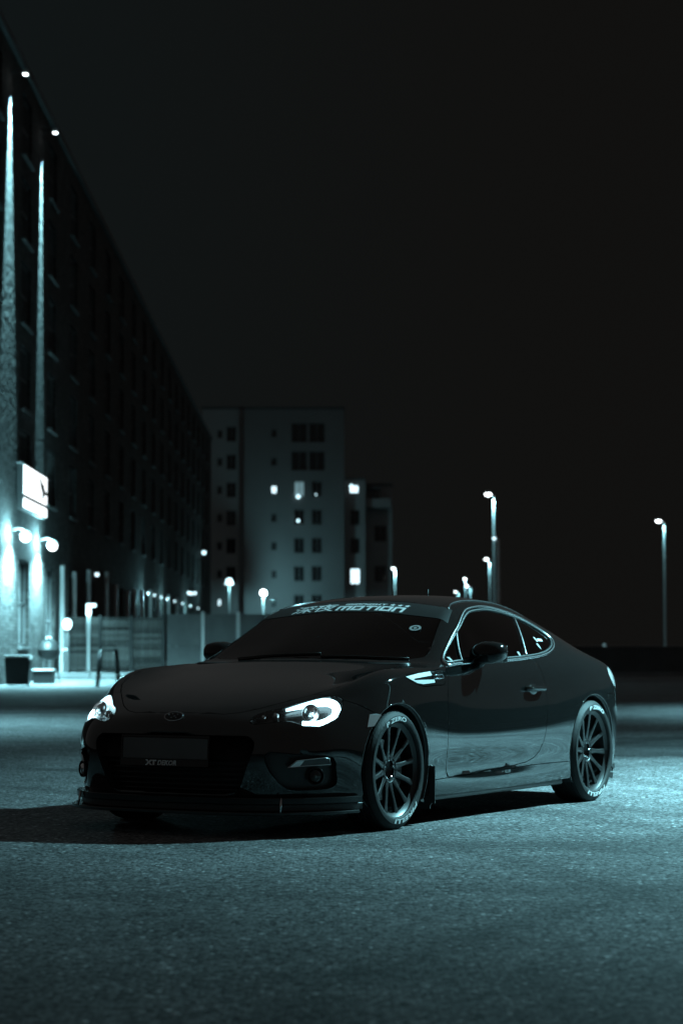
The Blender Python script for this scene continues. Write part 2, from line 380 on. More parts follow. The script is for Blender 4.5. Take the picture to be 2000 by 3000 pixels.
# small bulbs strung along the facade far down the street, and across it
def bulb(p, r, m, label, group, cat='lamp', name='bulkhead_lamp'):
    t = empty(name, p)
    bm = bmesh.new(); bmesh.ops.create_uvsphere(bm, u_segments=12, v_segments=8, radius=r); mobj('bulb', bm, m, t, True)
    bm = bmesh.new(); lathe(bm, [(r*.75, r*.75), (r*.8, r*1.1), (r*.3, r*1.5)], 12); mobj('cap', bm, 'dark_steel', t, True)
    return tag(t, label, cat, group)
for i, Y in enumerate([100, 104, 108.5, 113, 119, 126, 134, 143]):
    bulb((wall_x(Y)+.25, Y, 3.1), .05, 'lamp_soft', 'small round lamp in the row along the far brick wall', 'row of wall lamps down the street')
    if i % 3 == 0: light('street_glow', 'POINT', (wall_x(Y)+.5, Y, 2.9), 90, radius=.1)
for i, px in enumerate([443, 454, 466, 476, 507, 515, 523, 530, 553, 560, 571]):
    bulb(((px-1000)/6906.5*131, 131, 3.74+.02*(i % 3)), .09, 'lamp_soft' if i != 10 else 'lit_pane', 'round bulb in the string of lights hung across the street', 'string of lights across the street', name='string_light')
# black cable that carries them
bm = bmesh.new(); tube(bm, [((px-1000)/6906.5*131, 131, 3.98-.05*math.sin(i*1.0)) for i, px in enumerate(range(340, 640, 20))], .012, 6)
tag(mobj('light_cable', bm, 'dark_steel'), 'thin cable stretched over the street carrying round bulbs', 'cable')
for i, px in enumerate((560, 597)):
    bulb(((px-1000)/6906.5*150, 150, 7.35-.6*i), .13, 'lamp_soft', ['small round lamp high on the far end of the brick building', 'small round lamp on the corner beside the far apartment block'][i], None)
bulb(((284-1000)/6906.5*78, 78, 3.25), .07, 'lit_pane', 'small dim round lamp above the timber fence', None)

# ------------------------------------------------------------------ things in front of the brick wall
# black bin with pale lid
def bin_(loc, wd, dp, h, label, lid='pale_plastic'):
    t = empty('bin', loc)
    bm = bmesh.new(); vs = box(bm, -wd/2, wd/2, -dp/2, dp/2, .03, h-.05)
    for q in vs[:4]: q.co.x *= .86; q.co.y *= .86
    bmesh.ops.bevel(bm, geom=list(bm.edges), offset=.02, segments=2, affect='EDGES'); mobj('body', bm, 'bin_plastic', t)
    bm = bmesh.new(); vs = box(bm, -wd/2-.02, wd/2+.02, -dp/2-.02, dp/2+.02, h-.048, h); bmesh.ops.bevel(bm, geom=list(bm.edges), offset=.015, segments=2, affect='EDGES'); mobj('lid', bm, lid, t)
    bm = bmesh.new(); tube(bm, [(wd/2-.02, -dp/2-.03, h-.08), (wd/2+.05, -dp/2-.03, h-.08)], .03, 8); mobj('handle', bm, lid, t)
    for s in (-1, 1):
        bm = bmesh.new(); lathe(bm, [(.045, -.02), (.05, 0), (.045, .02)], 14, 'Y', Matrix.Translation((s*wd*.33, dp/2, .05)) @ Matrix.Rotation(math.pi/2, 4, 'Z')); mobj('wheel', bm, 'bin_plastic', t, True)
    return tag(t, label, 'bin')
bin_((-7.38, 54.0, 0), .58, .5, .70, 'black plastic bin with pale lid standing by the brick wall')
pl = empty('planter_box', (-7.2, 57.2, 0)); tag(pl, 'low dark planter box with pale rim behind the black bin', 'planter')
bbox('box', 'bin_plastic', pl, -.24, .24, -.24, .24, 0, .31, .01); bbox('rim', 'pale_plastic', pl, -.26, .26, -.26, .26, .312, .35, .01); bbox('soil', 'soil', pl, -.2, .2, -.2, .2, .352, .36)
# unidentified dark rounded thing behind the bin, shaped like a kettle
gr = empty('kettle_object', (-7.22, 58.3, 0)); tag(gr, 'dark round kettle-shaped object on legs behind the planter box', 'grill')
bm = bmesh.new(); lathe(bm, [(.02, 1.06), (.16, 1.03), (.25, .93), (.28, .82), (.285, .80)], 24); mobj('lid', bm, 'dark_steel', gr, True)
bm = bmesh.new(); lathe(bm, [(.285, .795), (.27, .70), (.2, .61), (.06, .57)], 24); mobj('bowl', bm, 'dark_steel', gr, True)
bm = bmesh.new(); tube(bm, [(-.07, 0, 1.06), (-.05, 0, 1.12), (.05, 0, 1.12), (.07, 0, 1.06)], .016, 8); mobj('handle', bm, 'pale_steel', gr, True)
for a in (0, 2.1, 4.2):
    bm = bmesh.new(); tube(bm, [(.17*math.cos(a), .17*math.sin(a), .64), (.27*math.cos(a), .27*math.sin(a), 0)], .016, 8); mobj('leg', bm, 'dark_steel', gr, True)
bm = bmesh.new(); tube(bm, [(.28, 0, .80), (.46, -.05, .82)], .02, 8); mobj('side_handle', bm, 'pale_steel', gr, True)
# gate post with globe lamp where fence meets the wall
gp = empty('gate_post', (-7.72, 66.4, .15)); tag(gp, 'dark square gate post with white globe lamp at the fence end', 'post')
bbox('shaft', 'dark_concrete', gp, -.07, .07, -.07, .07, 0, 1.5, .01)
bm = bmesh.new(); bmesh.ops.create_uvsphere(bm, u_segments=16, v_segments=12, radius=.13, matrix=Matrix.Translation((.0, 0, 1.36))); vs = list(bm.verts); bmesh.ops.scale(bm, vec=(1, 1, 1.25), verts=vs, space=Matrix.Translation((0, 0, -1.36))); bmesh.ops.translate(bm, vec=(.03, -.2, 0), verts=vs); mobj('globe', bm, 'lamp_soft', gp, True)
light('globe_light', 'POINT', (.03, -.45, 1.36), 60, radius=.13, parent=gp)
# bar stool
st = empty('bar_stool', (-5.25, 53.2, 0), R(14)); tag(st, 'tall dark metal bar stool standing alone before the timber fence', 'stool')
bbox('seat', 'dark_steel', st, -.19, .19, -.17, .17, .80, .84, .012, 2)
for sx in (-1, 1):
    for sy in (-1, 1):
        bm = bmesh.new(); tube(bm, [(sx*.17, sy*.15, .81), (sx*.245, sy*.21, 0)], .027, 8); mobj('leg', bm, 'dark_steel', st, True)
for sy in (-1, 1):
    bm = bmesh.new(); tube(bm, [(-.215, sy*.185, .32), (.215, sy*.185, .32)], .012, 8); mobj('rung', bm, 'dark_steel', st, True)
for sx in (-1, 1):
    bm = bmesh.new(); tube(bm, [(sx*.222, -.19, .25), (sx*.222, .19, .25)], .012, 8); mobj('rung', bm, 'dark_steel', st, True)
bm = bmesh.new(); tube(bm, [(-.17, .15, .83), (-.17, .16, .93), (.17, .16, .93), (.17, .15, .83)], .014, 8); mobj('low_back', bm, 'dark_steel', st, True)
# white inverted-L bracket lamp on the fence
il = empty('bracket_lamp', (-7.47, 69.75, .15)); tag(il, 'white inverted L shaped bracket lamp standing against the timber fence', 'lamp')
bbox('post', 'pale_steel', il, -.05, .05, -.03, .03, 0, 1.64, .01)
for k in range(16): bbox('rib', 'pale_steel', il, -.062, .062, -.045, -.031, 1.08+.034*k, 1.10+.034*k)
bbox('light_tube', 'lamp_soft', il, -.07, .07, -.08, .04, 1.645, 2.0, .02); bbox('light_arm', 'lamp_soft', il, .071, .22, -.06, .04, 1.90, 2.0, .02)
light('bracket_light', 'POINT', (.1, -.25, 1.7), 18, radius=.1, parent=il)

# ------------------------------------------------------------------ fences at the end of the car park
FY = 70.0
tf = empty('timber_fence', (0, FY, .15)); tag(tf, 'weathered fence of horizontal timber boards between dark posts', 'fence')
posts = [-7.95, -7.0, -5.15, -5.25+.3]
bay = [(-7.98, -7.02), (-6.92, -5.95), (-5.88, -5.28)]
def fx(px, Y=FY): return (px-1000)/6906.5*Y
bays_f = [(205, 290), (298, 380), (390, 474)]
bmesh_board = {}
for a, b in bays_f:
    x0, x1 = fx(a), fx(b)
    k = 0; z = .04
    while z < 1.56:
        key = round(x1-x0, 3)
        if key not in bmesh_board:
            bm = bmesh.new(); box(bm, 0, x1-x0, -.012, .012, 0, .088); me = bpy.data.meshes.new('board'); bm.to_mesh(me); bm.free(); me.materials.append(MATS['timber']); bmesh_board[key] = me
        o = bpy.data.objects.new('board', bmesh_board[key]); link(o, tf); o.location = (x0, random.uniform(-.006, .006), z); o.rotation_euler = (random.uniform(-.05, .05), random.uniform(-.004, .004), 0)
        z += .098
for px in (201, 294, 385, 479):
    bbox('post', 'dark_steel', tf, fx(px)-.045, fx(px)+.045, -.06, .06, 0, 1.66, .008)
cf = empty('panel_fence', (0, FY, .15)); tag(cf, 'pale fence of patterned concrete panels between bright steel posts', 'fence')
xs = [485, 595, 698, 802, 905, 1008, 1111, 1214]
for a, b in zip(xs, xs[1:]):
    x0, x1 = fx(a)+.06, fx(b)-.06
    for z0, z1 in ((.02, .74), (.75, 1.69)):
        bm = bmesh.new(); box(bm, x0, x1, -.03, .03, z0, z1)
        nx = 9; nz = max(3, int((z1-z0)/.13))
        for i in range(nx):
            for j in range(nz):
                cx = x0+(i+.5)*(x1-x0)/nx; cz = z0+(j+.5)*(z1-z0)/nz
                box(bm, cx-.038, cx+.038, -.042, -.0302, cz-.036, cz+.036)
        mobj('panel', bm, 'concrete', cf)
    bbox('post', 'pale_steel', cf, fx(b)-.05, fx(b)+.05, -.07, .05, 0, 1.76, .008)
# low dark wall closing the right side
lw = empty('low_wall', (0, 72, 0)); tag(lw, 'low dark concrete wall closing the car park on the right', 'wall')
x = 5.0
while x < 34:
    bbox('wall_block', 'dark_concrete', lw, x, x+1.98, -.1, .1, 0, .82, .012); x += 2.0
bbox('coping', 'dark_concrete', lw, 4.95, 34.05, -.14, .14, .823, .88, .012)
bm = bmesh.new(); x = 5.0
while x < 34: box(bm, x, x+.98, 70.55, 70.75, 0, .12); x += 1.0
tag(mobj('far_kerb', bm, 'concrete'), kind='structure')

# ------------------------------------------------------------------ far apartment block
ab = empty('apartment_block', (0, 230, 0)); tag(ab, 'pale eight storey apartment block far off with a few lit windows', 'building')
def ax(px, Y=230): return (px-1000)/6906.5*Y
def az(py, Y=230): return CAM_H+(1885-py)/6906.5*Y
def block(x0, x1, H, depth, yo, wins, wm):
    """front wall facing the camera with openings; wins = (cx, cz, w, h, state)"""
    L = x1-x0; rects = [(cx-x0-w_/2, cx-x0+w_/2, cz-h_/2, cz+h_/2) for cx, cz, w_, h_, s in wins]
    bm = bmesh.new(); holed_wall(bm, L, H, rects, .25)
    M = Matrix.Translation((x0, yo, 0)) @ Matrix(((0, 1, 0, 0), (-1, 0, 0, 0), (0, 0, 1, 0), (0, 0, 0, 1)))
    bmesh.ops.transform(bm, matrix=M, verts=bm.verts)
    mobj('wall', bm, wm, ab)
    bm = bmesh.new(); box(bm, x0, x1, yo+.26, yo+depth, 0, H-.01); mobj('core', bm, wm, ab)
    bbox('parapet', 'dark_concrete', ab, x0-.05, x1+.05, yo-.06, yo+depth, H+.002, H+.25)
    for cx, cz, w_, h_, s in wins:
        bm = bmesh.new()
        for q in ((-w_/2, -w_/2+.07), (w_/2-.07, w_/2), (-.03, .03)): box(bm, q[0], q[1], .14, .2, -h_/2+.002, h_/2-.002)
        for q in ((-h_/2+.002, -h_/2+.07), (h_/2-.07, h_/2-.002)): box(bm, -w_/2+.072, w_/2-.072, .141, .199, *q)
        wo_ = mobj('window', bm, 'window_frame', ab, loc=(cx, yo, cz))
        bm = bmesh.new(); box(bm, -w_/2+.01, w_/2-.01, .165, .18, -h_/2+.01, h_/2-.01)
        mobj('pane', bm, {0: 'dark_glass', 1: 'lit_pane', 2: 'dim_pane'}[s], wo_)
main = []
for k, py in enumerate((1765, 1681, 1598, 1515, 1432, 1349, 1266)):
    for px in (876, 928):
        s = 0
        if k == 4 and px == 876: s = 2
        main.append((ax(px), az(py), 1.0 if k < 5 else 1.55, 1.5 if k < 5 else 1.9, s))
    main.append((ax(802), az(py+2), .55, .8, 1 if k == 4 else 0))
block(ax(715), ax(1008), az(1197), 14, 0, main, 'render_wall')
lefts = []
for k, py in enumerate((1681, 1598, 1515, 1432, 1349, 1266)):
    lefts.append((ax(674), az(py), .95, 1.5, 0)); lefts.append((ax(640), az(py), .5, .8, 0))
lefts.append((ax(640), az(1765-84*.0), .35, .7, 1))
block(ax(588), ax(714.6), az(1192), 12, 1.6, lefts, 'dark_render')
rights = [(ax(1040), az(1688), .95, 1.55, 1), (ax(1040), az(1598), .95, 1.5, 0), (ax(1040), az(1515), .95, 1.5, 0), (ax(1037), az(1431), .9, .8, 1)]
block(ax(1008.5), ax(1070), az(1405), 12, .9, rights, 'dark_render')
block(ax(1070.5), ax(1150), az(1418), 10, 2.6, [(ax(1139), az(1466), .5, .55, 1), (ax(1100), az(1425+40), .8, 1.2, 0), (ax(1115), az(1680), 1.2, 1.6, 0), (ax(1115), az(1560), 1.2, 1.6, 0)], 'dark_render')
for px, py, r_ in ((873, 1455, .18), (873, 1526, .14), (925, 1449, .07), (1029, 1424, .16)):
    bm = bmesh.new(); bmesh.ops.create_uvsphere(bm, u_segments=12, v_segments=8, radius=r_, matrix=Matrix.Translation((ax(px), -.15, az(py)))); mobj('balcony_light', bm, 'lamp_soft', ab, True)
bbox('balcony', 'dark_render', ab, ax(1072), ax(1146), 1.4, 2.597, az(1484), az(1484)+.9, .02)
bbox('awning', 'window_frame', ab, ax(1074), ax(1116), 1.5, 2.596, az(1428), az(1422), .01)

# ------------------------------------------------------------------ lamp posts
def lamp_post(px, top_py, D, H, arm, power, label, style='arm', bright='lamp_white', head_r=.12):
    X = (px-1000)/6906.5*D
    t = empty('lamp_post', (X, D, 0))
    bm = bmesh.new(); lathe(bm, [(.085, 0), (.08, .9), (.065, .95), (.05, H-.1), (.05, H)], 14); mobj('pole', bm, 'galvanised', t, True)
    bm = bmesh.new(); lathe(bm, [(.15, 0), (.15, .03), (.1, .05)], 14); mobj('base', bm, 'dark_steel', t, True)
    if style == 'arm':
        bm = bmesh.new(); tube(bm, [(0, 0, H-.05), (arm*.5, -.02, H+.08), (arm, -.05, H+.10)], .035, 8); mobj('arm', bm, 'galvanised', t, True)
        bm = bmesh.new(); bmesh.ops.create_uvsphere(bm, u_segments=16, v_segments=8, radius=1); bmesh.ops.scale(bm, vec=(head_r*1.35, head_r, .09), verts=bm.verts); bmesh.ops.translate(bm, vec=(arm, -.05, H+.16), verts=bm.verts); mobj('head', bm, 'galvanised', t, True)
        bm = bmesh.new(); bmesh.ops.create_uvsphere(bm, u_segments=16, v_segments=8, radius=1); bmesh.ops.scale(bm, vec=(head_r*1.25, head_r*.9, .085), verts=bm.verts); bmesh.ops.translate(bm, vec=(arm, -.06, H+.06), verts=bm.verts); mobj('lens', bm, bright, t, True)
        light('lamp_light', 'SPOT', (arm, -.3, H-.15), power, radius=.15, size=172, blend=.3, parent=t)
    elif style == 'globe':
        bm = bmesh.new(); bmesh.ops.create_uvsphere(bm, u_segments=16, v_segments=10, radius=head_r, matrix=Matrix.Translation((0, 0, H+head_r*.8))); mobj('globe', bm, bright, t, True)
        bm = bmesh.new(); lathe(bm, [(.3, H-.02), (.3, H+.04), (.08, H+.1)], 16); mobj('collar', bm, 'lit_pane' if bright == 'lamp_soft' else 'galvanised', t, True)
        light('lamp_light', 'POINT', (.35, -.5, H-.1), power, radius=.15, parent=t)
    tag(t, label, 'lamp post', 'lamp posts')
    return t
G = lambda py, D: CAM_H+(1885-py)/6906.5*D
lamp_post(1447, 1446, 110, G(1452, 110), -.27, 700, 'tallest street lamp post, rising behind the car roof')
lamp_post(1434, 1636, 195, G(1641, 195), -.28, 900, 'street lamp post second in height behind the car roof')
lamp_post(1363.5, 1693, 252, G(1698, 252), -.1, 900, 'far street lamp post, taller of the distant cluster')
lamp_post(1378, 1716, 287, G(1720, 287), -.45, 700, 'far street lamp post with head leaning toward the cluster')
lamp_post(1343, 1732, 317, G(1736, 317), -.42, 700, 'smallest and farthest street lamp post of the cluster')
lamp_post(1157, 1663, 218, G(1668, 218), -.17, 1500, 'street lamp post standing right of the apartment block')
lamp_post(1946, 1523, 134, G(1530, 134), -.33, 420, 'lone street lamp post behind the low dark wall')
lamp_post(671, 1697, 150, G(1712, 150), 0, 160, 'globe lamp post before the dark side of the apartment block', 'globe', 'lamp_soft', .22)
lamp_post(771, 1739, 224.5, G(1745, 224.5), 0, 1000, 'glaring globe lamp post lighting the apartment block wall', 'globe', 'lamp_white', .30)
# plain bright pole beside the tall lamp
pp = empty('flag_pole', ((1459-1000)/6906.5*74, 74, 0)); tag(pp, 'plain pale steel pole without lamp beside the tallest lamp post', 'pole')
bm = bmesh.new(); lathe(bm, [(.06, 0), (.055, 2), (.045, 4.2), (.04, 4.24)], 14); mobj('shaft', bm, 'pale_steel', pp, True)
bm = bmesh.new(); lathe(bm, [(.12, 0), (.12, .03), (.07, .06)], 14); mobj('base', bm, 'dark_steel', pp, True)
bulb((( 1447-1000)/6906.5*109.7, 109.6, G(1578, 109.6)), .08, 'lit_pane', 'small round lamp halfway up the tallest lamp post', None)
for i, (px, py) in enumerate(((1768, 1890), (1776, 1899))):
    bulb(((px-1000)/6906.5*140, 140, G(py, 140)), .09-.02*i, 'dim_pane', ['faint round lamp far beyond the low dark wall', 'fainter small lamp just under the other beyond the low wall'][i], None)
# the street lamp that lights the car, standing right of the picture
KX, KY, KZ = 4.7, 16.0, 5.8
kl = empty('lamp_post', (KX+.64, KY-1.77, 0), R(70-180+180)); tag(kl, 'street lamp post beside the car lighting the asphalt', 'lamp post', 'lamp posts')
bm = bmesh.new(); lathe(bm, [(.095, 0), (.09, .9), (.075, .95), (.055, KZ-.1), (.055, KZ)], 14); mobj('pole', bm, 'galvanised', kl, True)
bm = bmesh.new(); tube(bm, [(0, 0, KZ-.05), (.5, 0, KZ+.07), (1.2, 0, KZ+.12), (1.88, 0, KZ+.12)], .035, 8); mobj('arm', bm, 'galvanised', kl, True)
bm = bmesh.new(); bmesh.ops.create_uvsphere(bm, u_segments=16, v_segments=8, radius=1); bmesh.ops.scale(bm, vec=(.3, .16, .07), verts=bm.verts); bmesh.ops.translate(bm, vec=(1.88, 0, KZ+.14), verts=bm.verts); mobj('head', bm, 'galvanised', kl, True)
light('lamp_light', 'SPOT', (1.88, 0, KZ-.02), 15500, radius=.10, size=143, blend=1, parent=kl)
for (X_, Y_, p_, lb) in ((8.2, 33, 5000, 'street lamp post behind the car beside the low dark wall'), (-6.0, 28.5, 4800, 'street lamp post between the car and the brick building')):
    k2 = copy_tree(kl); k2.location = (X_+(1.6 if X_ > 0 else -1.0), Y_+(1 if X_ > 0 else -1.6), 0); k2.rotation_euler = (0, 0, R(212) if X_ > 0 else R(58)); tag(k2, lb, 'lamp post', 'lamp posts')
    for ch in k2.children:
        if ch.type == 'LIGHT': ch.data = ch.data.copy(); ch.data.energy = p_; ch.data.spot_size = R(108); ch.data.spot_blend = 1
# ------------------------------------------------------------------ the car
def paint_mat():
    m = mat('car_paint', (.012, .012, .0125), .4, .0, .0, 1.0, coat_rough=.035); n, l, b = nodes(m)
    tc = n.new('ShaderNodeTexCoord'); nt = n.new('ShaderNodeTexNoise'); nt.inputs['Scale'].default_value = 2.4; nt.inputs['Detail'].default_value = 9; nt.inputs['Roughness'].default_value = .65
    l.new(tc.outputs['Object'], nt.inputs['Vector'])
    b.inputs['Coat IOR'].default_value = 1.7
    # light road dust on the clear coat
    mr = n.new('ShaderNodeMapRange'); mr.inputs[1].default_value = .35; mr.inputs[2].default_value = .7; mr.inputs[3].default_value = .02; mr.inputs[4].default_value = .055
    l.new(nt.outputs[0], mr.inputs[0]); l.new(mr.outputs[0], b.inputs['Coat Roughness'])
    v = n.new('ShaderNodeTexVoronoi'); v.inputs['Scale'].default_value = 900; l.new(tc.outputs['Object'], v.inputs['Vector'])
    s = n.new('ShaderNodeSeparateColor'); l.new(v.outputs['Color'], s.inputs[0])
    m2 = n.new('ShaderNodeMapRange'); m2.inputs[3].default_value = .003; m2.inputs[4].default_value = .012; l.new(s.outputs[0], m2.inputs[0])
    cb = n.new('ShaderNodeCombineColor'); [l.new(m2.outputs[0], cb.inputs[i]) for i in range(3)]
    l.new(cb.outputs[0], b.inputs['Base Color'])
    return m
paint_mat()
noise_var(mat('black_trim', (.02, .02, .02), .4), 30, .3, .15, 200)
noise_var(mat('gloss_black', (.008, .008, .008), .12), 4, .2)
noise_var(mat('satin_chrome', (.55, .56, .57), .22, 1), 6, .1)
noise_var(mat('dark_chrome', (.25, .255, .26), .25, 1), 6, .1)
noise_var(mat('rubber', (.012, .012, .012), .66, spec=.3), 30, .35, .2, 90)
noise_var(mat('rim_black', (.014, .014, .0145), .38, .2, .5, .25), 8, .25)
noise_var(mat('disc_steel', (.30, .30, .30), .35, .9), 30, .25)
noise_var(mat('caliper', (.05, .05, .05), .5), 10, .2)
noise_var(mat('letter_white', (.62, .62, .62), .6), 30, .12)
noise_var(mat('film_white', (.80, .80, .80), .45), 12, .06)
noise_var(mat('film_grey', (.30, .30, .30), .5), 12, .1)
noise_var(mat('banner_film', (.018, .018, .018), .4), 12, .2)
noise_var(mat('reflector', (.75, .76, .77), .28, 1), 18, .1)
noise_var(mat('interior', (.012, .012, .012), .8), 9, .3)
noise_var(mat('plate', (.09, .09, .09), .5), 6, .25)
noise_var(mat('lamp_body', (.10, .10, .10), .25, .6), 14, .3)
mat('drl', (.9, .9, .9), .3, emit=(.50, .88, 1), estr=4.5)
mat('tail_lens', (.62, .58, .58), .12, 0, .6, 1)
glass_mat('windscreen_glass', (.16, .16, .16)); glass_mat('side_glass', (.05, .05, .05)); glass_mat('clear_lens', (.86, .88, .88))

CARX, CARY, ALPHA = -.462, 12.852, .514
car = empty('sports_coupe', (CARX, CARY, 0), math.atan2(-math.cos(ALPHA), -math.sin(ALPHA)))
tag(car, 'black low two door sports coupe parked on the asphalt with its headlights on', 'car')

# ---- body surface (half, left side y>=0), car frame: x forward from front axle, y left, z up
def crom(P, n):
    """Catmull-Rom through P[k,...] with n samples per span (chord-length tangents, monotone-ish)."""
    P=np.asarray(P,float); K=len(P); out=[]
    d=np.maximum(np.linalg.norm((P[1:]-P[:-1]).reshape(K-1,-1,P.shape[-1]),axis=-1).mean(1),1e-6)**.5 if P.ndim>1 else np.abs(np.diff(P))
    t=np.r_[0,np.cumsum(d)]
    M=np.empty_like(P)
    for k in range(K):
        if k==0: M[k]=(P[1]-P[0])/d[0]
        elif k==K-1: M[k]=(P[-1]-P[-2])/d[-1]
        else:
            a=(P[k]-P[k-1])/d[k-1]; b=(P[k+1]-P[k])/d[k]
            M[k]=(a*d[k]+b*d[k-1])/(d[k]+d[k-1])
    for k in range(K-1):
        for i in range(n):
            s=i/n; h=d[k]
            out.append((2*s**3-3*s*s+1)*P[k]+(s**3-2*s*s+s)*h*M[k]+(-2*s**3+3*s*s)*P[k+1]+(s**3-s*s)*h*M[k+1])
    out.append(P[-1]); return np.array(out)
YH=(0,.20,.38,.54)          # first four columns, hood
UP=[ # xc, xe, [(y,z) x7]
(.795,.405,[(0,.612),(.20,.614),(.38,.622),(.52,.638),(.615,.655),(.675,.668),(.725,.672)]),
(.70,.305,[(0,.655),(.20,.656),(.38,.662),(.54,.678),(.645,.698),(.72,.708),(.772,.695)]),
(.50,.20,[(0,.712),(.20,.713),(.38,.715),(.55,.725),(.67,.746),(.748,.762),(.812,.738)]),
(.28,.08,[(0,.757),(.20,.757),(.38,.757),(.56,.762),(.68,.783),(.762,.808),(.84,.778)]),
(.05,-.06,[(0,.795),(.20,.795),(.38,.793),(.56,.795),(.68,.812),(.76,.838),(.848,.805)]),
(-.18,-.25,[(0,.835),(.20,.833),(.38,.828),(.56,.825),(.68,.832),(.755,.848),(.848,.820)]),
(-.40,-.50,[(0,.878),(.20,.876),(.38,.870),(.56,.862),(.69,.858),(.765,.858),(.840,.834)]),
(-.46,-.62,[(0,.885),(.20,.883),(.38,.877),(.56,.869),(.715,.866),(.775,.858),(.828,.842)]),
(-.60,-.75,[(0,.957),(.20,.954),(.38,.938),(.56,.925),(.70,.918),(.762,.880),(.817,.850)]),
(-.85,-.93,[(0,1.075),(.20,1.071),(.38,1.055),(.53,1.042),(.652,1.025),(.733,.940),(.808,.857)]),
(-1.1,-1.12,[(0,1.182),(.20,1.178),(.38,1.163),(.50,1.152),(.61,1.132),(.712,.995),(.803,.862)]),
(-1.25,-1.26,[(0,1.230),(.20,1.226),(.37,1.212),(.48,1.198),(.588,1.174),(.70,1.012),(.80,.865)]),
(-1.45,-1.45,[(0,1.257),(.20,1.253),(.36,1.242),(.47,1.225),(.57,1.199),(.693,1.032),(.80,.868)]),
(-1.7,-1.7,[(0,1.268),(.20,1.264),(.36,1.253),(.465,1.232),(.56,1.20),(.69,1.037),(.802,.873)]),
(-1.95,-1.95,[(0,1.258),(.20,1.254),(.36,1.243),(.465,1.220),(.557,1.186),(.69,1.031),(.806,.880)]),
(-2.2,-2.2,[(0,1.222),(.20,1.218),(.36,1.205),(.465,1.180),(.557,1.148),(.69,1.016),(.81,.890)]),
(-2.45,-2.45,[(0,1.155),(.20,1.151),(.36,1.139),(.47,1.116),(.562,1.090),(.695,.990),(.812,.896)]),
(-2.7,-2.7,[(0,1.075),(.20,1.072),(.36,1.060),(.48,1.040),(.575,1.015),(.70,.945),(.81,.886)]),
(-2.9,-2.9,[(0,1.0),(.20,.997),(.36,.986),(.50,.963),(.588,.938),(.695,.893),(.797,.858)]),
(-3.05,-3.03,[(0,.957),(.20,.955),(.37,.947),(.51,.922),(.605,.895),(.69,.864),(.77,.833)]),
(-3.2,-3.09,[(0,.945),(.20,.943),(.38,.932),(.51,.896),(.605,.866),(.675,.840),(.735,.815)]),
(-3.30,-3.14,[(0,.950),(.20,.947),(.38,.930),(.49,.888),(.575,.855),(.635,.830),(.685,.806)]),
]
def upper_net():
    N=[]
    for xc,xe,c in UP:
        ye=c[-1][0]
        N.append([(xc+(xe-xc)*(y/ye)**2.3,y,z) for y,z in c])
    return np.array(N)
SIDE=[ # x, rows r1..r7 (y,z)
(.33,[(.808,.65),(.838,.565),(.855,.45),(.858,.34),(.857,.26),(.853,.20),(.842,.17)]),
(.22,[(.845,.68),(.868,.60),(.878,.50),(.885,.38),(.882,.29),(.876,.20),(.86,.165)]),
(0,[(.872,.745),(.884,.675),(.889,.60),(.889,.45),(.886,.32),(.88,.20),(.865,.16)]),
(-.3,[(.868,.77),(.879,.68),(.883,.57),(.880,.42),(.870,.30),(.866,.21),(.855,.155)]),
(-.55,[(.852,.765),(.862,.65),(.871,.50),(.866,.39),(.848,.29),(.852,.213),(.845,.15)]),
(-.9,[(.838,.80),(.852,.68),(.866,.50),(.861,.385),(.843,.287),(.850,.21),(.845,.148)]),
(-1.3,[(.836,.812),(.850,.69),(.865,.50),(.860,.385),(.842,.285),(.850,.21),(.845,.148)]),
(-2.0,[(.842,.818),(.856,.71),(.871,.53),(.867,.40),(.853,.295),(.855,.212),(.848,.152)]),
(-2.3,[(.855,.83),(.874,.73),(.884,.60),(.881,.44),(.872,.31),(.868,.21),(.855,.158)]),
(-2.57,[(.858,.832),(.882,.73),(.890,.62),(.889,.46),(.886,.32),(.88,.20),(.86,.165)]),
(-2.9,[(.842,.812),(.860,.71),(.866,.59),(.862,.44),(.852,.31),(.84,.22),(.82,.19)]),
(-3.03,[(.81,.785),(.828,.70),(.834,.585),(.83,.44),(.82,.32),(.808,.23),(.785,.195)]),
(-3.13,[(.765,.765),(.783,.69),(.793,.58),(.79,.445),(.78,.325),(.765,.235),(.745,.197)]),
]
FR3=[(.868,0),(.860,.21),(.836,.41),(.79,.56),(.70,.655),(.60,.74),(.475,.80)]
RR3=[(-3.17,.755),(-3.24,.69),(-3.30,.60),(-3.35,.49),(-3.375,.36),(-3.39,.2),(-3.395,0)]
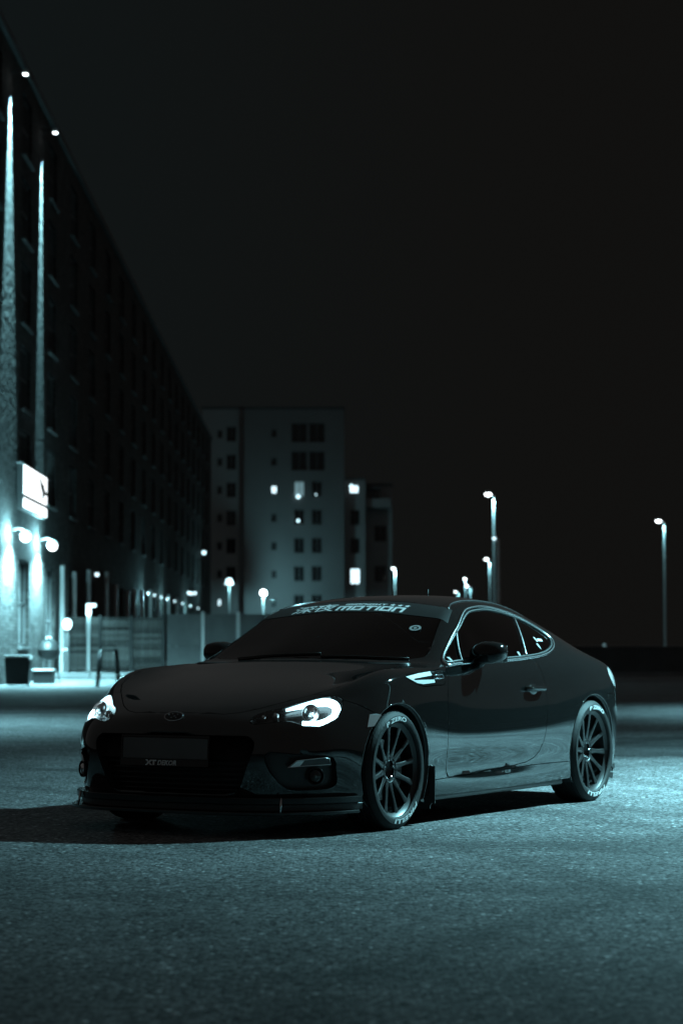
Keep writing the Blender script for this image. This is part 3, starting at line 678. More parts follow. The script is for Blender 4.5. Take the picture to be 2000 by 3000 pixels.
def lower_net(UN):
    rows=[]  # stations list of 8 points
    B=list(UN[0])          # front j0..j6
    for b,(x3,y3) in zip(B,FR3):
        st=[b]; z3=.43+.02*(y3/.855)**2
        for w,g in ((.52,.80),(.86,.45),(1,0)):
            st.append((b[0]+(x3-b[0])*w,b[1]+(y3-b[1])*w,z3+(b[2]-z3)*g))
        for w,z in ((.992,.34),(.975,.26),(.96,.20),(.94,.17)):
            k=w; st.append((x3*k if x3>.3 else x3,y3*(.5+.5*k),z))
        rows.append(st)
    sx=[s[0] for s in SIDE][::-1]
    gx=np.arange(-3.6,.8,.02); kern=np.exp(-.5*(np.arange(-30,31)*.02/.17)**2); kern/=kern.sum()
    def smoothed(col):
        raw=np.interp(gx,sx,col); sm=np.convolve(np.pad(raw,30,mode='edge'),kern,'valid')
        w=np.clip((.15-gx)/.3,0,1)*np.clip((gx+2.95)/.3,0,1); return raw+(sm-raw)*w
    SM=[(smoothed([s[1][r][0] for s in SIDE][::-1]),smoothed([s[1][r][1] for s in SIDE][::-1])) for r in range(7)]
    for k in range(1,len(UN)-1):
        b=UN[k][-1]; x=b[0]; st=[b]
        for r in range(7):
            y=np.interp(x,gx,SM[r][0]); z=np.interp(x,gx,SM[r][1])
            st.append((x,y,z))
        rows.append(st)
    for j,(x3,y3) in zip(range(6,-1,-1),RR3):
        b=UN[-1][j]; st=[b]
        zs=[.79,.69,.575,.44,.325,.235,.198]; ws=[.22,.55,1,1,.985,.97,.95]
        for w,z in zip(ws,zs):
            if w<1 and z>.6: st.append((b[0]+(x3-b[0])*w,b[1]+(y3-b[1])*w,min(z,b[2]-.02)))
            else: st.append((x3+(1-w)*.5,y3*(w if y3<.7 else 1-(1-w)*.6),z))
        rows.append(st)
    return np.array(rows)
def tensor(N,nu,nv):
    A=crom(N,nu)
    return np.transpose(crom(np.transpose(A,(1,0,2)),nv),(1,0,2))
def smooth_x(N,it):
    return N
def body_grids(nu=5,nv=5):
    UN=upper_net(); LN=lower_net(UN)
    U=tensor(UN,nu,nv)
    L=tensor(LN,nu,4)
    # upper boundary -> exact top row of lower
    nf=6*nv
    assert nu==nv
    bnd=np.concatenate([U[0],U[1:,-1],U[-1,::-1][1:]])
    dlt=bnd-L[:,0]
    n=L.shape[1]
    for j in range(n):
        w=max(0,1-j/6.0)**2; L[:,j]+=dlt*w
    return U,L


U, L = body_grids(8, 8)
def sdf(P, poly):
    """signed distance (inside +) of 2-d points to a closed polygon"""
    P = np.asarray(P, float); Q = np.asarray(poly, float); d = np.full(len(P), 1e9); ins = np.zeros(len(P), bool)
    for a, b in zip(Q, np.roll(Q, -1, 0)):
        e = b-a; w_ = P-a; t = np.clip((w_@e)/max(e@e, 1e-12), 0, 1); d = np.minimum(d, np.linalg.norm(w_-t[:, None]*e, axis=1))
        c = (a[1] > P[:, 1]) != (b[1] > P[:, 1])
        with np.errstate(all='ignore'): xi = (b[0]-a[0])*(P[:, 1]-a[1])/(b[1]-a[1])+a[0]
        ins ^= c & (P[:, 0] < xi)
    return np.where(ins, d, -d)
def rnd(poly, n=6):
    """closed smooth outline through the points"""
    p = np.array(list(poly)+list(poly[:3]), float); p = np.vstack([np.array(poly[-2:], float), p])
    c = crom(p, n); return c[2*n:2*n+len(poly)*n]
half = bmesh.new(); pl_ = half.faces.layers.int.new('patch'); tl_ = half.faces.layers.int.new('part')
for pi, Gd in enumerate((U, L)):
    a, b = Gd.shape[:2]; vv = [[half.verts.new(Gd[i, j]) for j in range(b)] for i in range(a)]
    for i in range(a-1):
        for j in range(b-1):
            q = (vv[i][j], vv[i+1][j], vv[i+1][j+1], vv[i][j+1]); f = half.faces.new(q if pi == 0 else q); f[pl_] = pi
bmesh.ops.remove_doubles(half, verts=half.verts, dist=.0004)
# fair the surface
half.verts.ensure_lookup_table()
for it in range(9):
    new = {}
    for v in half.verts:
        nb = [e.other_vert(v) for e in v.link_edges]; c = sum((n_.co for n_ in nb), Vector())/len(nb)
        if abs(v.co.y) < 1e-5: new[v] = Vector((v.co.x*.7+c.x*.3, 0, v.co.z*.7+c.z*.3)) if len(nb) >= 3 else v.co.copy()
        elif v.is_boundary: new[v] = v.co.copy()
        else: new[v] = v.co*.5+c*.5
    for v, c in new.items(): v.co = c
bmesh.ops.recalc_face_normals(half, faces=half.faces)
if sum(f.normal.z*f.calc_area() for f in half.faces if f[pl_] == 0) < 0: bmesh.ops.reverse_faces(half, faces=half.faces)
BODY_BVH = BVHTree.FromBMesh(half)
def surf(x, y, z, d):
    """point of the left body side met from outside along direction d"""
    h = BODY_BVH.ray_cast(Vector((x, y, z))-Vector(d)*3, Vector(d)); return h[0], h[1]
PARTS = {}
def cut(name, fn, where=lambda f: True):
    """cut the half body along fn=0 and mark the faces inside as one part"""
    half.verts.ensure_lookup_table(); P = np.array([v.co for v in half.verts]); val = fn(P); d = {v: float(s) for v, s in zip(half.verts, val)}
    for v in d:
        if abs(d[v]) < 4e-4: d[v] = 0.
    zero = [v for v in d if d[v] == 0.]
    for e in [e for e in half.edges if d[e.verts[0]]*d[e.verts[1]] < 0]:
        a, b = e.verts; t = d[a]/(d[a]-d[b])
        A = a.co.copy(); B = b.co.copy()
        for _ in range(2):   # one secant refinement
            m_ = fn(np.array([A.lerp(B, t)]))[0]
            t = min(.98, max(.02, t+m_*t/(d[a]-m_) if (m_ > 0) != (d[a] > 0) and abs(d[a]-m_) > 1e-9 and False else t))
        ne, nv = bmesh.utils.edge_split(e, a, t); d[nv] = 0.; zero.append(nv)
    bmesh.ops.connect_verts(half, verts=zero)
    half.faces.ensure_lookup_table(); fs = list(half.faces); cc = np.array([f.calc_center_median() for f in fs]); ins = fn(cc) > 0
    idx = PARTS.setdefault(name, len(PARTS)+1)
    for f, s in zip(fs, ins):
        if s and where(f): f[tl_] = idx
def up_(f): return f[pl_] == 0 and f[tl_] == 0
def lo_(f): return f[pl_] == 1 and f[tl_] == 0
XY, XZ, YZ = [0, 1], [0, 2], [1, 2]
MN = np.minimum
# wheel arches first
for nm, xw in (('arch', 0), ('arch', -2.57)):
    cut(nm, lambda P, xw=xw: MN(.352-np.hypot(P[:, 0]-xw, P[:, 2]-.312), P[:, 1]-.55), lambda f: f[pl_] == 1)
HEAD = rnd([(.440, .570), (.428, .600), (.462, .627), (.532, .647), (.60, .676), (.668, .698), (.722, .700), (.748, .676), (.764, .627), (.756, .583), (.722, .556), (.660, .563), (.606, .580), (.526, .574)])
cut('headlight', lambda P: MN(sdf(P[:, YZ], HEAD), P[:, 0]-.25))
GRILLE = [(-.1, .510), (.445, .507), (.478, .487), (.486, .452), (.408, .262), (.385, .228), (.355, .217), (-.1, .217)]
cut('grille', lambda P: MN(sdf(P[:, YZ], GRILLE), P[:, 0]-.3), lo_)
POCKET = rnd([(.545, .425), (.65, .418), (.745, .408), (.778, .395), (.782, .33), (.772, .25), (.70, .236), (.62, .243), (.575, .30), (.54, .38)], 4)
cut('fog_pocket', lambda P: MN(sdf(P[:, YZ], POCKET), P[:, 0]-.35), lo_)
HOOD = [(.776, -.2), (.776, 0), (.772, .15), (.755, .27), (.715, .350), (.64, .43), (.52, .525), (.38, .63), (.28, .69), (.18, .722), (0, .735), (-.2, .735), (-.44, .726), (-.468, .70), (-.445, .6), (-.417, .4), (-.403, .2), (-.40, 0), (-.40, -.2)]
cut('hood', lambda P: sdf(P[:, XY], HOOD), up_)
WS = [(-.475, -.2), (-.475, 0), (-.485, .25), (-.53, .45), (-.585, .60), (-.66, .690), (-.75, .675), (-.95, .616), (-1.1, .578), (-1.185, .552), (-1.21, .52), (-1.228, .3), (-1.238, 0), (-1.238, -.2)]
cut('windscreen', lambda P: sdf(P[:, XY], WS), up_)
ROOF = [(-1.250, -.2), (-1.250, 0), (-1.240, .3), (-1.225, .50), (-1.5, .485), (-1.9, .475), (-2.12, .47), (-2.165, .44), (-2.185, 0), (-2.185, -.2)]
cut('roof', lambda P: sdf(P[:, XY], ROOF), up_)
RG = [(-2.20, -.2), (-2.20, .38), (-2.23, .45), (-2.3, .47), (-2.5, .475), (-2.75, .495), (-2.84, .49), (-2.885, .42), (-2.90, .2), (-2.90, -.2)]
cut('rear_glass', lambda P: sdf(P[:, XY], RG), up_)
cut('boot_lid', lambda P: sdf(P[:, XY], [(-2.93, -.2), (-2.93, .2), (-2.92, .45), (-2.95, .53), (-3.5, .47), (-3.5, -.2)]), up_)
DLO = rnd([(-.700, .858), (-.93, .985), (-1.154, 1.091), (-1.25, 1.135), (-1.34, 1.166), (-1.47, 1.184), (-1.639, 1.190), (-1.826, 1.174), (-2.034, 1.138), (-2.2, 1.090), (-2.30, 1.040), (-2.325, 1.005), (-2.27, .965), (-2.14, .925), (-1.98, .900), (-1.75, .884), (-1.414, .872), (-1.076, .866), (-.85, .861)], 6)
def side_pt(x, z):
    """nearest point of the left glasshouse side"""
    h = BODY_BVH.ray_cast(Vector((x, 1.6, z)), Vector((0, -1, 0))); return h[0]
def half_plane(a, b):
    a = np.array(a); b = np.array(b); t = (b-a)/np.linalg.norm(b-a); nn = np.array([t[1], -t[0]])
    return lambda P: (P[:, XZ]-a)@nn
hp1 = half_plane((-1.99, 1.135), (-1.761, .885)); hp2 = half_plane((-1.062, 1.03), (-.889, .855))
s1 = 1 if hp1(np.array([[-2.2, 0, 1.0]]))[0] > 0 else -1; s2 = 1 if hp2(np.array([[-.8, 0, .9]]))[0] > 0 else -1
side = lambda P: MN(sdf(P[:, XZ], DLO), P[:, 1]-.50)
cut('quarter_window', lambda P: MN(side(P), s1*hp1(P)), up_)
cut('corner_window', lambda P: MN(side(P), s2*hp2(P)), up_)
cut('side_window', side, up_)
DOOR = [(-.66, .95), (-.653, .85), (-.615, .74), (-.594, .62), (-.580, .43), (-.588, .31), (-.602, .25), (-.64, .243), (-1.004, .252), (-1.453, .270), (-1.64, .283), (-1.74, .306), (-1.80, .340), (-1.846, .395), (-1.876, .47), (-1.893, .56), (-1.900, .68), (-1.885, .76), (-1.86, .84), (-1.85, .95)]
VENT = rnd([(-.118, .800), (-.30, .818), (-.46, .826), (-.60, .829), (-.595, .80), (-.585, .757), (-.45, .749), (-.31, .745), (-.20, .764)], 4)
cut('fender_vent', lambda P: MN(sdf(P[:, XZ], VENT), P[:, 1]-.6), lambda f: f[tl_] == 0)
cut('door', lambda P: MN(sdf(P[:, XZ], DOOR), P[:, 1]-.5), lo_)
cut('side_skirt', lambda P: MN(sdf(P[:, XZ], [(-.30, .236), (-1.45, .252), (-1.7, .262), (-2.3, .262), (-2.3, .05), (-.30, .05)]), P[:, 1]-.5), lo_)
TAIL = [(.47, .79), (.58, .812), (.70, .803), (.79, .785), (.84, .765), (.83, .72), (.75, .69), (.6, .685), (.48, .71)]
cut('tail_lamp', lambda P: MN(sdf(P[:, XZ], rnd([(-2.87, .790), (-2.90, .822), (-3.0, .828), (-3.2, .815), (-3.32, .79), (-3.34, .72), (-3.15, .695), (-2.97, .705), (-2.90, .75)], 4)), P[:, 1]-.47), lo_)
cut('front_bumper', lambda P: P[:, 0]-np.where(P[:, 2] > .6, .20+(P[:, 2]-.60)*1.9, .20), lambda f: f[tl_] == 0)
cut('rear_bumper', lambda P: MN(-2.80-P[:, 0], .66-P[:, 2]), lo_)

def take(names, mirror_join=False, gap=.0022, flange=.014, rev=False):
    """bmesh of the faces of a part; joined over the centre line for centre parts"""
    ids = {PARTS[n_] if n_ else 0 for n_ in names}
    bm = bmesh.new(); vm = {}
    for f in half.faces:
        if f[tl_] in ids:
            vs = []
            for v in f.verts:
                if v not in vm: vm[v] = bm.verts.new(v.co)
                vs.append(vm[v])
            bm.faces.new(vs)
    if mirror_join:
        g = bmesh.ops.duplicate(bm, geom=list(bm.faces)+list(bm.verts)+list(bm.edges))['geom']
        nf = [x_ for x_ in g if isinstance(x_, bmesh.types.BMFace)]; nv = [x_ for x_ in g if isinstance(x_, bmesh.types.BMVert)]
        for v in nv: v.co.y = -v.co.y
        bmesh.ops.reverse_faces(bm, faces=nf)
        bmesh.ops.remove_doubles(bm, verts=[v for v in bm.verts if abs(v.co.y) < 1e-4], dist=3e-4)
    bm.normal_update()
    bv = [v for v in bm.verts if v.is_boundary]
    if gap:      # pull the panel edge back so that a shut line opens
        mv = {}
        for v in bv:
            c = sum((f.calc_center_median() for f in v.link_faces), Vector())/len(v.link_faces)-v.co
            tn = Vector()
            for e in v.link_edges:
                if e.is_boundary: tn += (e.other_vert(v).co-v.co).normalized()*(1 if tn.dot(e.other_vert(v).co-v.co) >= 0 else -1)
            if tn.length: tn.normalize(); c -= tn*c.dot(tn)
            mv[v] = v.co+(c.normalized()*gap if c.length > 1e-6 else Vector())
        for v, c in mv.items():
            if not (mirror_join is False and abs(v.co.y) < 1e-4): v.co = c
    if flange:
        be = [e for e in bm.edges if e.is_boundary]
        for e in be: e.smooth = False
        nrm = {v: v.normal.copy() for v in bv}
        r_ = bmesh.ops.extrude_edge_only(bm, edges=be)['geom']
        for v in [x_ for x_ in r_ if isinstance(x_, bmesh.types.BMVert)]:
            src = min((e.other_vert(v) for e in v.link_edges if e.other_vert(v) in nrm), key=lambda q: (q.co-v.co).length, default=None)
            if src: v.co = v.co-nrm[src]*flange
    return bm
def mirror_bm(bm):
    b2 = bm.copy()
    for v in b2.verts: v.co.y = -v.co.y
    bmesh.ops.reverse_faces(b2, faces=b2.faces); return b2
def panel(name, src, m, both=False, **k):
    bm = take(src if isinstance(src, (list, tuple)) else [src], mirror_join=not both, **k)
    if not both: return [mobj(name, bm, m, car, True)]
    b2 = mirror_bm(bm); return [mobj(name, bm, m, car, True), mobj(name, b2, m, car, True)]
panel('body_shell', [None], 'car_paint')
hood = panel('hood', 'hood', 'car_paint')[0]
panel('roof', 'roof', 'car_paint'); panel('boot_lid', 'boot_lid', 'car_paint')
fbump = panel('front_bumper', 'front_bumper', 'car_paint', flange=.02)[0]
panel('rear_bumper', 'rear_bumper', 'car_paint')
doors = panel('door', 'door', 'car_paint', both=True)
panel('side_skirt', 'side_skirt', 'car_paint', both=True)
wsc = panel('windscreen', 'windscreen', 'windscreen_glass', gap=.001, flange=0)[0]
panel('rear_window', 'rear_glass', 'side_glass', gap=.001, flange=0)
for n_ in ('side_window', 'quarter_window', 'corner_window'): panel(n_, n_, 'side_glass', both=True, gap=.001, flange=0)
panel('tail_lamp', 'tail_lamp', 'tail_lens', both=True)
vents = panel('fender_vent', 'fender_vent', 'gloss_black', both=True, flange=.03)

# --- wheel arch lips and liners
for sy in (1, -1):
    for xw in (0, -2.57):
        bm = bmesh.new(); ring0, ring1, ring2 = [], [], []
        for i in range(37):
            a = R(-32+i*(244/36)); x = xw+.352*math.cos(a); z = .312+.352*math.sin(a)
            h = BODY_BVH.ray_cast(Vector((x*1+ (xw-x)*-.02, 1.6, z+(z-.312)*.02)), Vector((0, -1, 0)))
            y = h[0].y if h[0] else .87
            y = max(.80, y)
            ring0.append(bm.verts.new((x, sy*(y-.001), z))); ring1.append(bm.verts.new((xw+.340*math.cos(a), sy*(y-.016), .312+.340*math.sin(a)))); ring2.append(bm.verts.new((xw+.338*math.cos(a), sy*.50, .312+.338*math.sin(a))))
        for A, B in ((ring0, ring1), (ring1, ring2)):
            for i in range(36): bm.faces.new((A[i], A[i+1], B[i+1], B[i]))
        c = bm.verts.new((xw, sy*.50, .312))
        for i in range(36): bm.faces.new((ring2[i], ring2[i+1], c))
        mobj('arch_liner', bm, 'black_trim', car, False)
        bm = bmesh.new(); tube(bm, [v_ for v_ in [(xw+.351*math.cos(R(-30+i*6.6)), 0, .312+.351*math.sin(R(-30+i*6.6))) for i in range(37)]], .0045, 6)
        bm.verts.ensure_lookup_table()
        for k, v in enumerate(bm.verts):
            i = k//6; a = R(-30+i*6.6); h = BODY_BVH.ray_cast(Vector((xw+.358*math.cos(a), 1.6, .312+.358*math.sin(a))), Vector((0, -1, 0)))
            v.co.y = sy*(v.co.y+(max(.8, h[0].y) if h[0] else .86)-.002)
        mobj('arch_lip', bm, 'car_paint', car, True)

# --- window trim, dividers
def side_path(outline, off=.0):
    out = []
    for x, z in outline:
        p = side_pt(x, z)
        if p is None: p = Vector((x, .8, z))
        out.append(p+Vector((0, .72, .69))*off)
    return out
tr = side_path(DLO, .003)
for s in (1, -1):
    bm = bmesh.new(); tube(bm, [(p.x, s*p.y, p.z) for p in tr], .0085, 8, closed=True, up=(0, s*.8, .6)); mobj('window_trim', bm, 'satin_chrome', car, True)
    bm = bmesh.new(); cx = sum(p.x for p in tr)/len(tr); cz = sum(p.z for p in tr)/len(tr)
    tr2 = side_path([(cx+(x-cx)*.965, cz+(z-cz)*.90) for x, z in DLO], .002)
    tube(bm, [(p.x, s*p.y, p.z) for p in tr2], .008, 8, closed=True, up=(0, s*.8, .6)); mobj('window_seal', bm, 'black_trim', car, True)
    for a, b, m_, r_ in (((-1.985, 1.140), (-1.758, .888), 'satin_chrome', .0085), ((-1.062, 1.045), (-.889, .862), 'black_trim', .011)):
        bm = bmesh.new(); pp_ = [side_pt(a[0]+(b[0]-a[0])*t/8, a[1]+(b[1]-a[1])*t/8) for t in range(9)]
        tube(bm, [(p.x, s*(p.y+.003), p.z) for p in pp_], r_, 8); mobj('window_divider', bm, m_, car, True)
# roof moulding seen as a fine line from windscreen to tail
for s in (1, -1):
    bm = bmesh.new(); pts = []
    for x, y in ((-1.19, .565), (-1.3, .525), (-1.5, .505), (-1.8, .497), (-2.1, .497), (-2.4, .503), (-2.7, .518), (-2.9, .54), (-3.05, .56)):
        h = BODY_BVH.ray_cast(Vector((x, y, 2)), Vector((0, 0, -1))); pts.append((x, s*y, h[0].z+.001))
    tube(bm, crom(np.array(pts), 5), .0065, 6); mobj('roof_moulding', bm, 'dark_chrome', car, True)
# windscreen wipers and cowl
bm = bmesh.new(); pts = []
for y in np.linspace(-.68, .68, 25):
    x = -.40-.10*(abs(y)/.848)**2.3-.03; pts.append((x, y, .852+.0))
tube(bm, pts, .035, 8, flat=.5); mobj('cowl', bm, 'black_trim', car, True)
for y0, y1 in ((-.45, .10), (.12, .62)):
    bm = bmesh.new(); pts = []
    for t in range(9):
        y = y0+(y1-y0)*t/8; x = -.49-.10*(abs(y)/.7)**2-.004*t
        h = BODY_BVH.ray_cast(Vector((x, abs(y), 2)), Vector((0, 0, -1))); pts.append((x, y, h[0].z+.006))
    tube(bm, pts, .0045, 6); mobj('wiper', bm, 'black_trim', car, True)

# --- headlights
def headlight(s):
    bm = take(['headlight'], gap=.001, flange=0)
    lens = bm.copy()
    # bucket: lens area pushed inwards with side walls
    fs = list(bm.faces); r_ = bmesh.ops.extrude_face_region(bm, geom=fs)
    nv = [x_ for x_ in r_['geom'] if isinstance(x_, bmesh.types.BMVert)]
    cen = sum((v.co for v in nv), Vector())/len(nv)
    for v in nv: v.co = cen+(v.co-cen)*.93+Vector((-.062, -.026, -.004))
    bmesh.ops.delete(bm, geom=[f for f in fs if f.is_valid], context='FACES')
    def fin(b): return b if s > 0 else mirror_bm(b)
    o = mobj('headlight', fin(lens), 'clear_lens', car, True)
    mobj('housing', fin(bm), 'lamp_body', o, False)
    path = [(.600, .540, .634), (.563, .572, .650), (.520, .610, .664), (.470, .655, .676), (.432, .694, .676), (.420, .722, .655), (.437, .737, .622), (.478, .742, .592), (.535, .726, .574), (.585, .700, .570), (.632, .655, .574)]
    pp_ = [Vector(p) for p in crom(np.array(path), 4)]
    # keep the tube a little inside the lens
    q = []
    for p in pp_:
        h = BODY_BVH.find_nearest(p); q.append(h[0]-Vector((.9, .35, .25)).normalized()*.026 if h[0] else p)
    rr = [.007+.0155*min(1, k/14)*(1 if k < len(q)-10 else max(.35, (len(q)-1-k)/10)) for k in range(len(q))]
    b2 = bmesh.new(); tube(b2, q, rr, 10); d_ = fin(b2); mobj('daytime_light', d_, 'drl', o, True)
    b2 = bmesh.new(); bmesh.ops.create_uvsphere(b2, u_segments=20, v_segments=12, radius=.036, matrix=Matrix.Translation((.525, .648, .618))); mobj('projector', fin(b2), 'reflector', o, True)
    b2 = bmesh.new(); lathe(b2, [(.046, -.01), (.046, .012), (.040, .014), (.037, .0)], 24, 'Z', Matrix.Translation((.535, .652, .618)) @ Matrix.Rotation(R(68), 4, 'Y')); mobj('projector_ring', fin(b2), 'reflector', o, True)
    for (x, y, z, r_) in ((.655, .515, .602, .020), (.70, .47, .596, .014)):
        b2 = bmesh.new(); bmesh.ops.create_uvsphere(b2, u_segments=14, v_segments=8, radius=r_, matrix=Matrix.Translation((x, y, z))); mobj('indicator_bulb', fin(b2), 'reflector', o, True)
    return o
headlight(1); headlight(-1)
for s in (1, -1): light('headlight_glow', 'POINT', (.56, s*.70, .615), .5, (.72, .95, 1), .02, parent=car)

# --- grille, number plate, lower bumper
bm = take(['grille'], mirror_join=True, gap=.001, flange=0); fs = list(bm.faces); r_ = bmesh.ops.extrude_face_region(bm, geom=fs)
nv = [x_ for x_ in r_['geom'] if isinstance(x_, bmesh.types.BMVert)]
for v in nv: v.co += Vector((-.09, 0, 0)); v.co.y *= .95
bmesh.ops.delete(bm, geom=[f for f in fs if f.is_valid], context='FACES'); grille = mobj('grille', bm, 'black_trim', car, False)
def nose_x(y, z):
    h = BODY_BVH.ray_cast(Vector((2, abs(y), z)), Vector((-1, 0, 0))); return h[0].x if h[0] else .8
for k, z in enumerate((.365, .338, .311, .284, .257, .232)):
    yw = .43-(.38-z)*.42; bm = bmesh.new(); ys = np.linspace(-yw, yw, 13)
    tube(bm, [(nose_x(y, z)-.05, y, z) for y in ys], .012, 6, flat=.45); mobj('slat', bm, 'black_trim', grille, True)
bm = bmesh.new(); A, B = [], []
for y in np.linspace(-.455, .455, 21):
    A.append(bm.verts.new((nose_x(y, .49)-.030, y, .496))); B.append(bm.verts.new((nose_x(y, .40)-.022, y, .388)))
for i in range(20): bm.faces.new((A[i], A[i+1], B[i+1], B[i]))
bmesh.ops.solidify(bm, geom=bm.faces, thickness=.012); mobj('bumper_beam', bm, 'black_trim', grille, True)
npl = empty('number_plate', (.865, -.012, .438), 0, car)
npl_o = bbox('number_plate', 'plate', car, -.004, .004, -.26, .26, -.055, .055, .003, 1); npl_o.location = (.872, -.012, .440); npl_o.rotation_euler = (0, R(-4), 0)
bpy.data.objects.remove(npl); npl_o.name = 'number_plate'
bm = bmesh.new()
for q in ((-.268, .268, .056, .066), (-.268, .268, -.090, -.056), (-.268, -.261, -.0558, .0558), (.261, .268, -.0558, .0558)): box(bm, -.007, .006, *q)
mobj('plate_frame', bm, 'gloss_black', npl_o)
bm = text_mesh('DEKOR', .034, .18, .0012); [setattr(v, 'co', Vector((.0075, v.co.x*1.02-.040, v.co.y-.0855))) for v in bm.verts]; mobj('frame_lettering', bm, 'letter_white', npl_o)
bm = text_mesh('XT', .034, .0, .0022); [setattr(v, 'co', Vector((.0075, v.co.x*1.35-.108, v.co.y-.0855))) for v in bm.verts]; mobj('frame_lettering', bm, 'letter_white', npl_o)
# emblem on the nose
bm = bmesh.new(); bmesh.ops.create_uvsphere(bm, u_segments=24, v_segments=10, radius=1); bmesh.ops.scale(bm, vec=(.007, .058, .028), verts=bm.verts)
e_ = mobj('nose_emblem', bm, 'gloss_black', car, True); e_.location = (nose_x(0, .600)+.001, 0, .600); e_.rotation_euler = (0, R(-35), 0)
bm = bmesh.new()
ep = [(.056*math.cos(2*math.pi*i/28), .027*math.sin(2*math.pi*i/28)) for i in range(28)]
tube(bm, [(.003, a, b) for a, b in ep], .0025, 6, closed=True, up=(1, 0, 0)); mobj('emblem_rim', bm, 'satin_chrome', e_, True)
for (a, b, r_) in ((-.03, .008, .006), (-.008, .012, .0035), (.006, .0, .0035), (.022, .010, .0035), (.018, -.010, .0035), (-.010, -.010, .0035)):
    bm = bmesh.new(); bmesh.ops.create_uvsphere(bm, u_segments=8, v_segments=6, radius=r_, matrix=Matrix.Translation((.0065, a, b))); mobj('emblem_star', bm, 'satin_chrome', e_, True)
# fog lamp pockets
for s in (1, -1):
    bm = take(['fog_pocket'], gap=.001, flange=0); fs = list(bm.faces); r_ = bmesh.ops.extrude_face_region(bm, geom=fs)
    nv = [x_ for x_ in r_['geom'] if isinstance(x_, bmesh.types.BMVert)]
    for v in nv: v.co += Vector((-.035, -.02, 0))
    bmesh.ops.delete(bm, geom=[f for f in fs if f.is_valid], context='FACES')
    o = mobj('fog_bezel', bm if s > 0 else mirror_bm(bm), 'black_trim', car, False)
    h, nn = surf(.60, .722, .305, (-1, 0, 0)); nn = Vector((.88, .47, 0)).normalized()
    h = Vector((h.x, .722, .305))-nn*.012
    M = Matrix.Translation(h) @ nn.to_track_quat('Z', 'Y').to_matrix().to_4x4()
    b2 = bmesh.new(); lathe(b2, [(.005, -.02), (.030, -.008), (.043, .004)], 28, M=M); fo = mobj('fog_lamp', b2 if s > 0 else mirror_bm(b2), 'reflector', o, True)
    b2 = bmesh.new(); lathe(b2, [(.0445, -.004), (.0445, .010), (.040, .012), (.039, .004)], 28, M=M, close=True); mobj('fog_ring', b2 if s > 0 else mirror_bm(b2), 'gloss_black', o, True)
    b2 = bmesh.new(); lathe(b2, [(.001, .016), (.022, .0135), (.040, .006)], 28, M=M); mobj('fog_lens', b2 if s > 0 else mirror_bm(b2), 'clear_lens', o, True)
    # slim indicator strip
    b2 = bmesh.new(); nv = []
    TS = [(.628, .352), (.660, .384), (.70, .390), (.755, .397), (.768, .391), (.770, .362), (.70, .358)]
    top = []
    for y, z in TS:
        x = nose_x(y, z)-.004; top.append(b2.verts.new((x, y, z)))
    f = b2.faces.new(top); r2 = bmesh.ops.extrude_face_region(b2, geom=[f]); bmesh.ops.translate(b2, vec=(-.03, -.015, 0), verts=[q for q in r2['geom'] if isinstance(q, bmesh.types.BMVert)])
    bmesh.ops.triangulate(b2, faces=b2.faces)
    mobj('indicator_strip', b2 if s > 0 else mirror_bm(b2), 'lamp_body', o, False)
    b2 = bmesh.new(); pp_ = [(nose_x(y, z)-.001, y, z) for y, z in TS]; tube(b2, pp_, .0022, 6, closed=True, up=(1, 0, 0)); mobj('indicator_rim', b2 if s > 0 else mirror_bm(b2), 'reflector', o, True)
    b2 = bmesh.new(); q4 = [(.636, .3545), (.662, .381), (.688, .385), (.672, .3575)]
    b2.faces.new([b2.verts.new((nose_x(y, z)-.002, y, z)) for y, z in q4]); mobj('indicator_cell', b2 if s > 0 else mirror_bm(b2), 'reflector', o, False)
# front lip and splitter
def plan_strip(name, outer, z0, z1, inset, m, drop=0):
    pts = [(x, y) for x, y in outer]; full = [(x, -y) for x, y in pts[::-1]][:-1]+pts if pts[0][1] == 0 else pts
    bm = bmesh.new(); ring = []
    for k, (x, y) in enumerate(full):
        a = Vector(full[max(0, k-1)]); b = Vector(full[min(len(full)-1, k+1)]); t = (b-a).normalized(); nn = Vector((-t.y, t.x))
        if nn.dot(Vector((x-.0, y))) < 0: nn = -nn
        xi, yi = x-nn.x*inset, y-nn.y*inset
        ring.append([bm.verts.new((x, y, z0)), bm.verts.new((x, y, z1)), bm.verts.new((xi, yi, z1+drop)), bm.verts.new((xi, yi, z0+drop))])
    for A, B in zip(ring, ring[1:]):
        for i in range(4): bm.faces.new((A[i], A[(i+1) % 4], B[(i+1) % 4], B[i]))
    bm.faces.new(ring[0][::-1]); bm.faces.new(ring[-1]); bmesh.ops.recalc_face_normals(bm, faces=bm.faces)
    bmesh.ops.bevel(bm, geom=[e for e in bm.edges if e.calc_face_angle(0) > .6], offset=.003, segments=1, affect='EDGES')
    return mobj(name, bm, m, car, False)
SP = [tuple(p) for p in crom(np.array([(.908, 0), (.90, .2), (.876, .40), (.83, .55), (.75, .665), (.655, .752), (.54, .812), (.385, .858)]), 5)]
plan_strip('splitter', SP, .112, .128, .16, 'gloss_black')
LIP = [tuple(p) for p in crom(np.array([(.872, 0), (.865, .2), (.84, .40), (.795, .55), (.715, .66), (.62, .745), (.50, .815), (.37, .862)]), 5)]
plan_strip('bumper_lip', LIP, .165, .198, .10, 'gloss_black')
plan_strip('bumper_underside', [(x-.03, y*.985) for x, y in LIP], .129, .164, .08, 'black_trim')
for s in (1, -1):
    bm = bmesh.new(); tube(bm, [(.78, s*.62, .128), (.765, s*.615, .20)], .006, 8); mobj('splitter_rod', bm, 'satin_chrome', car, True)
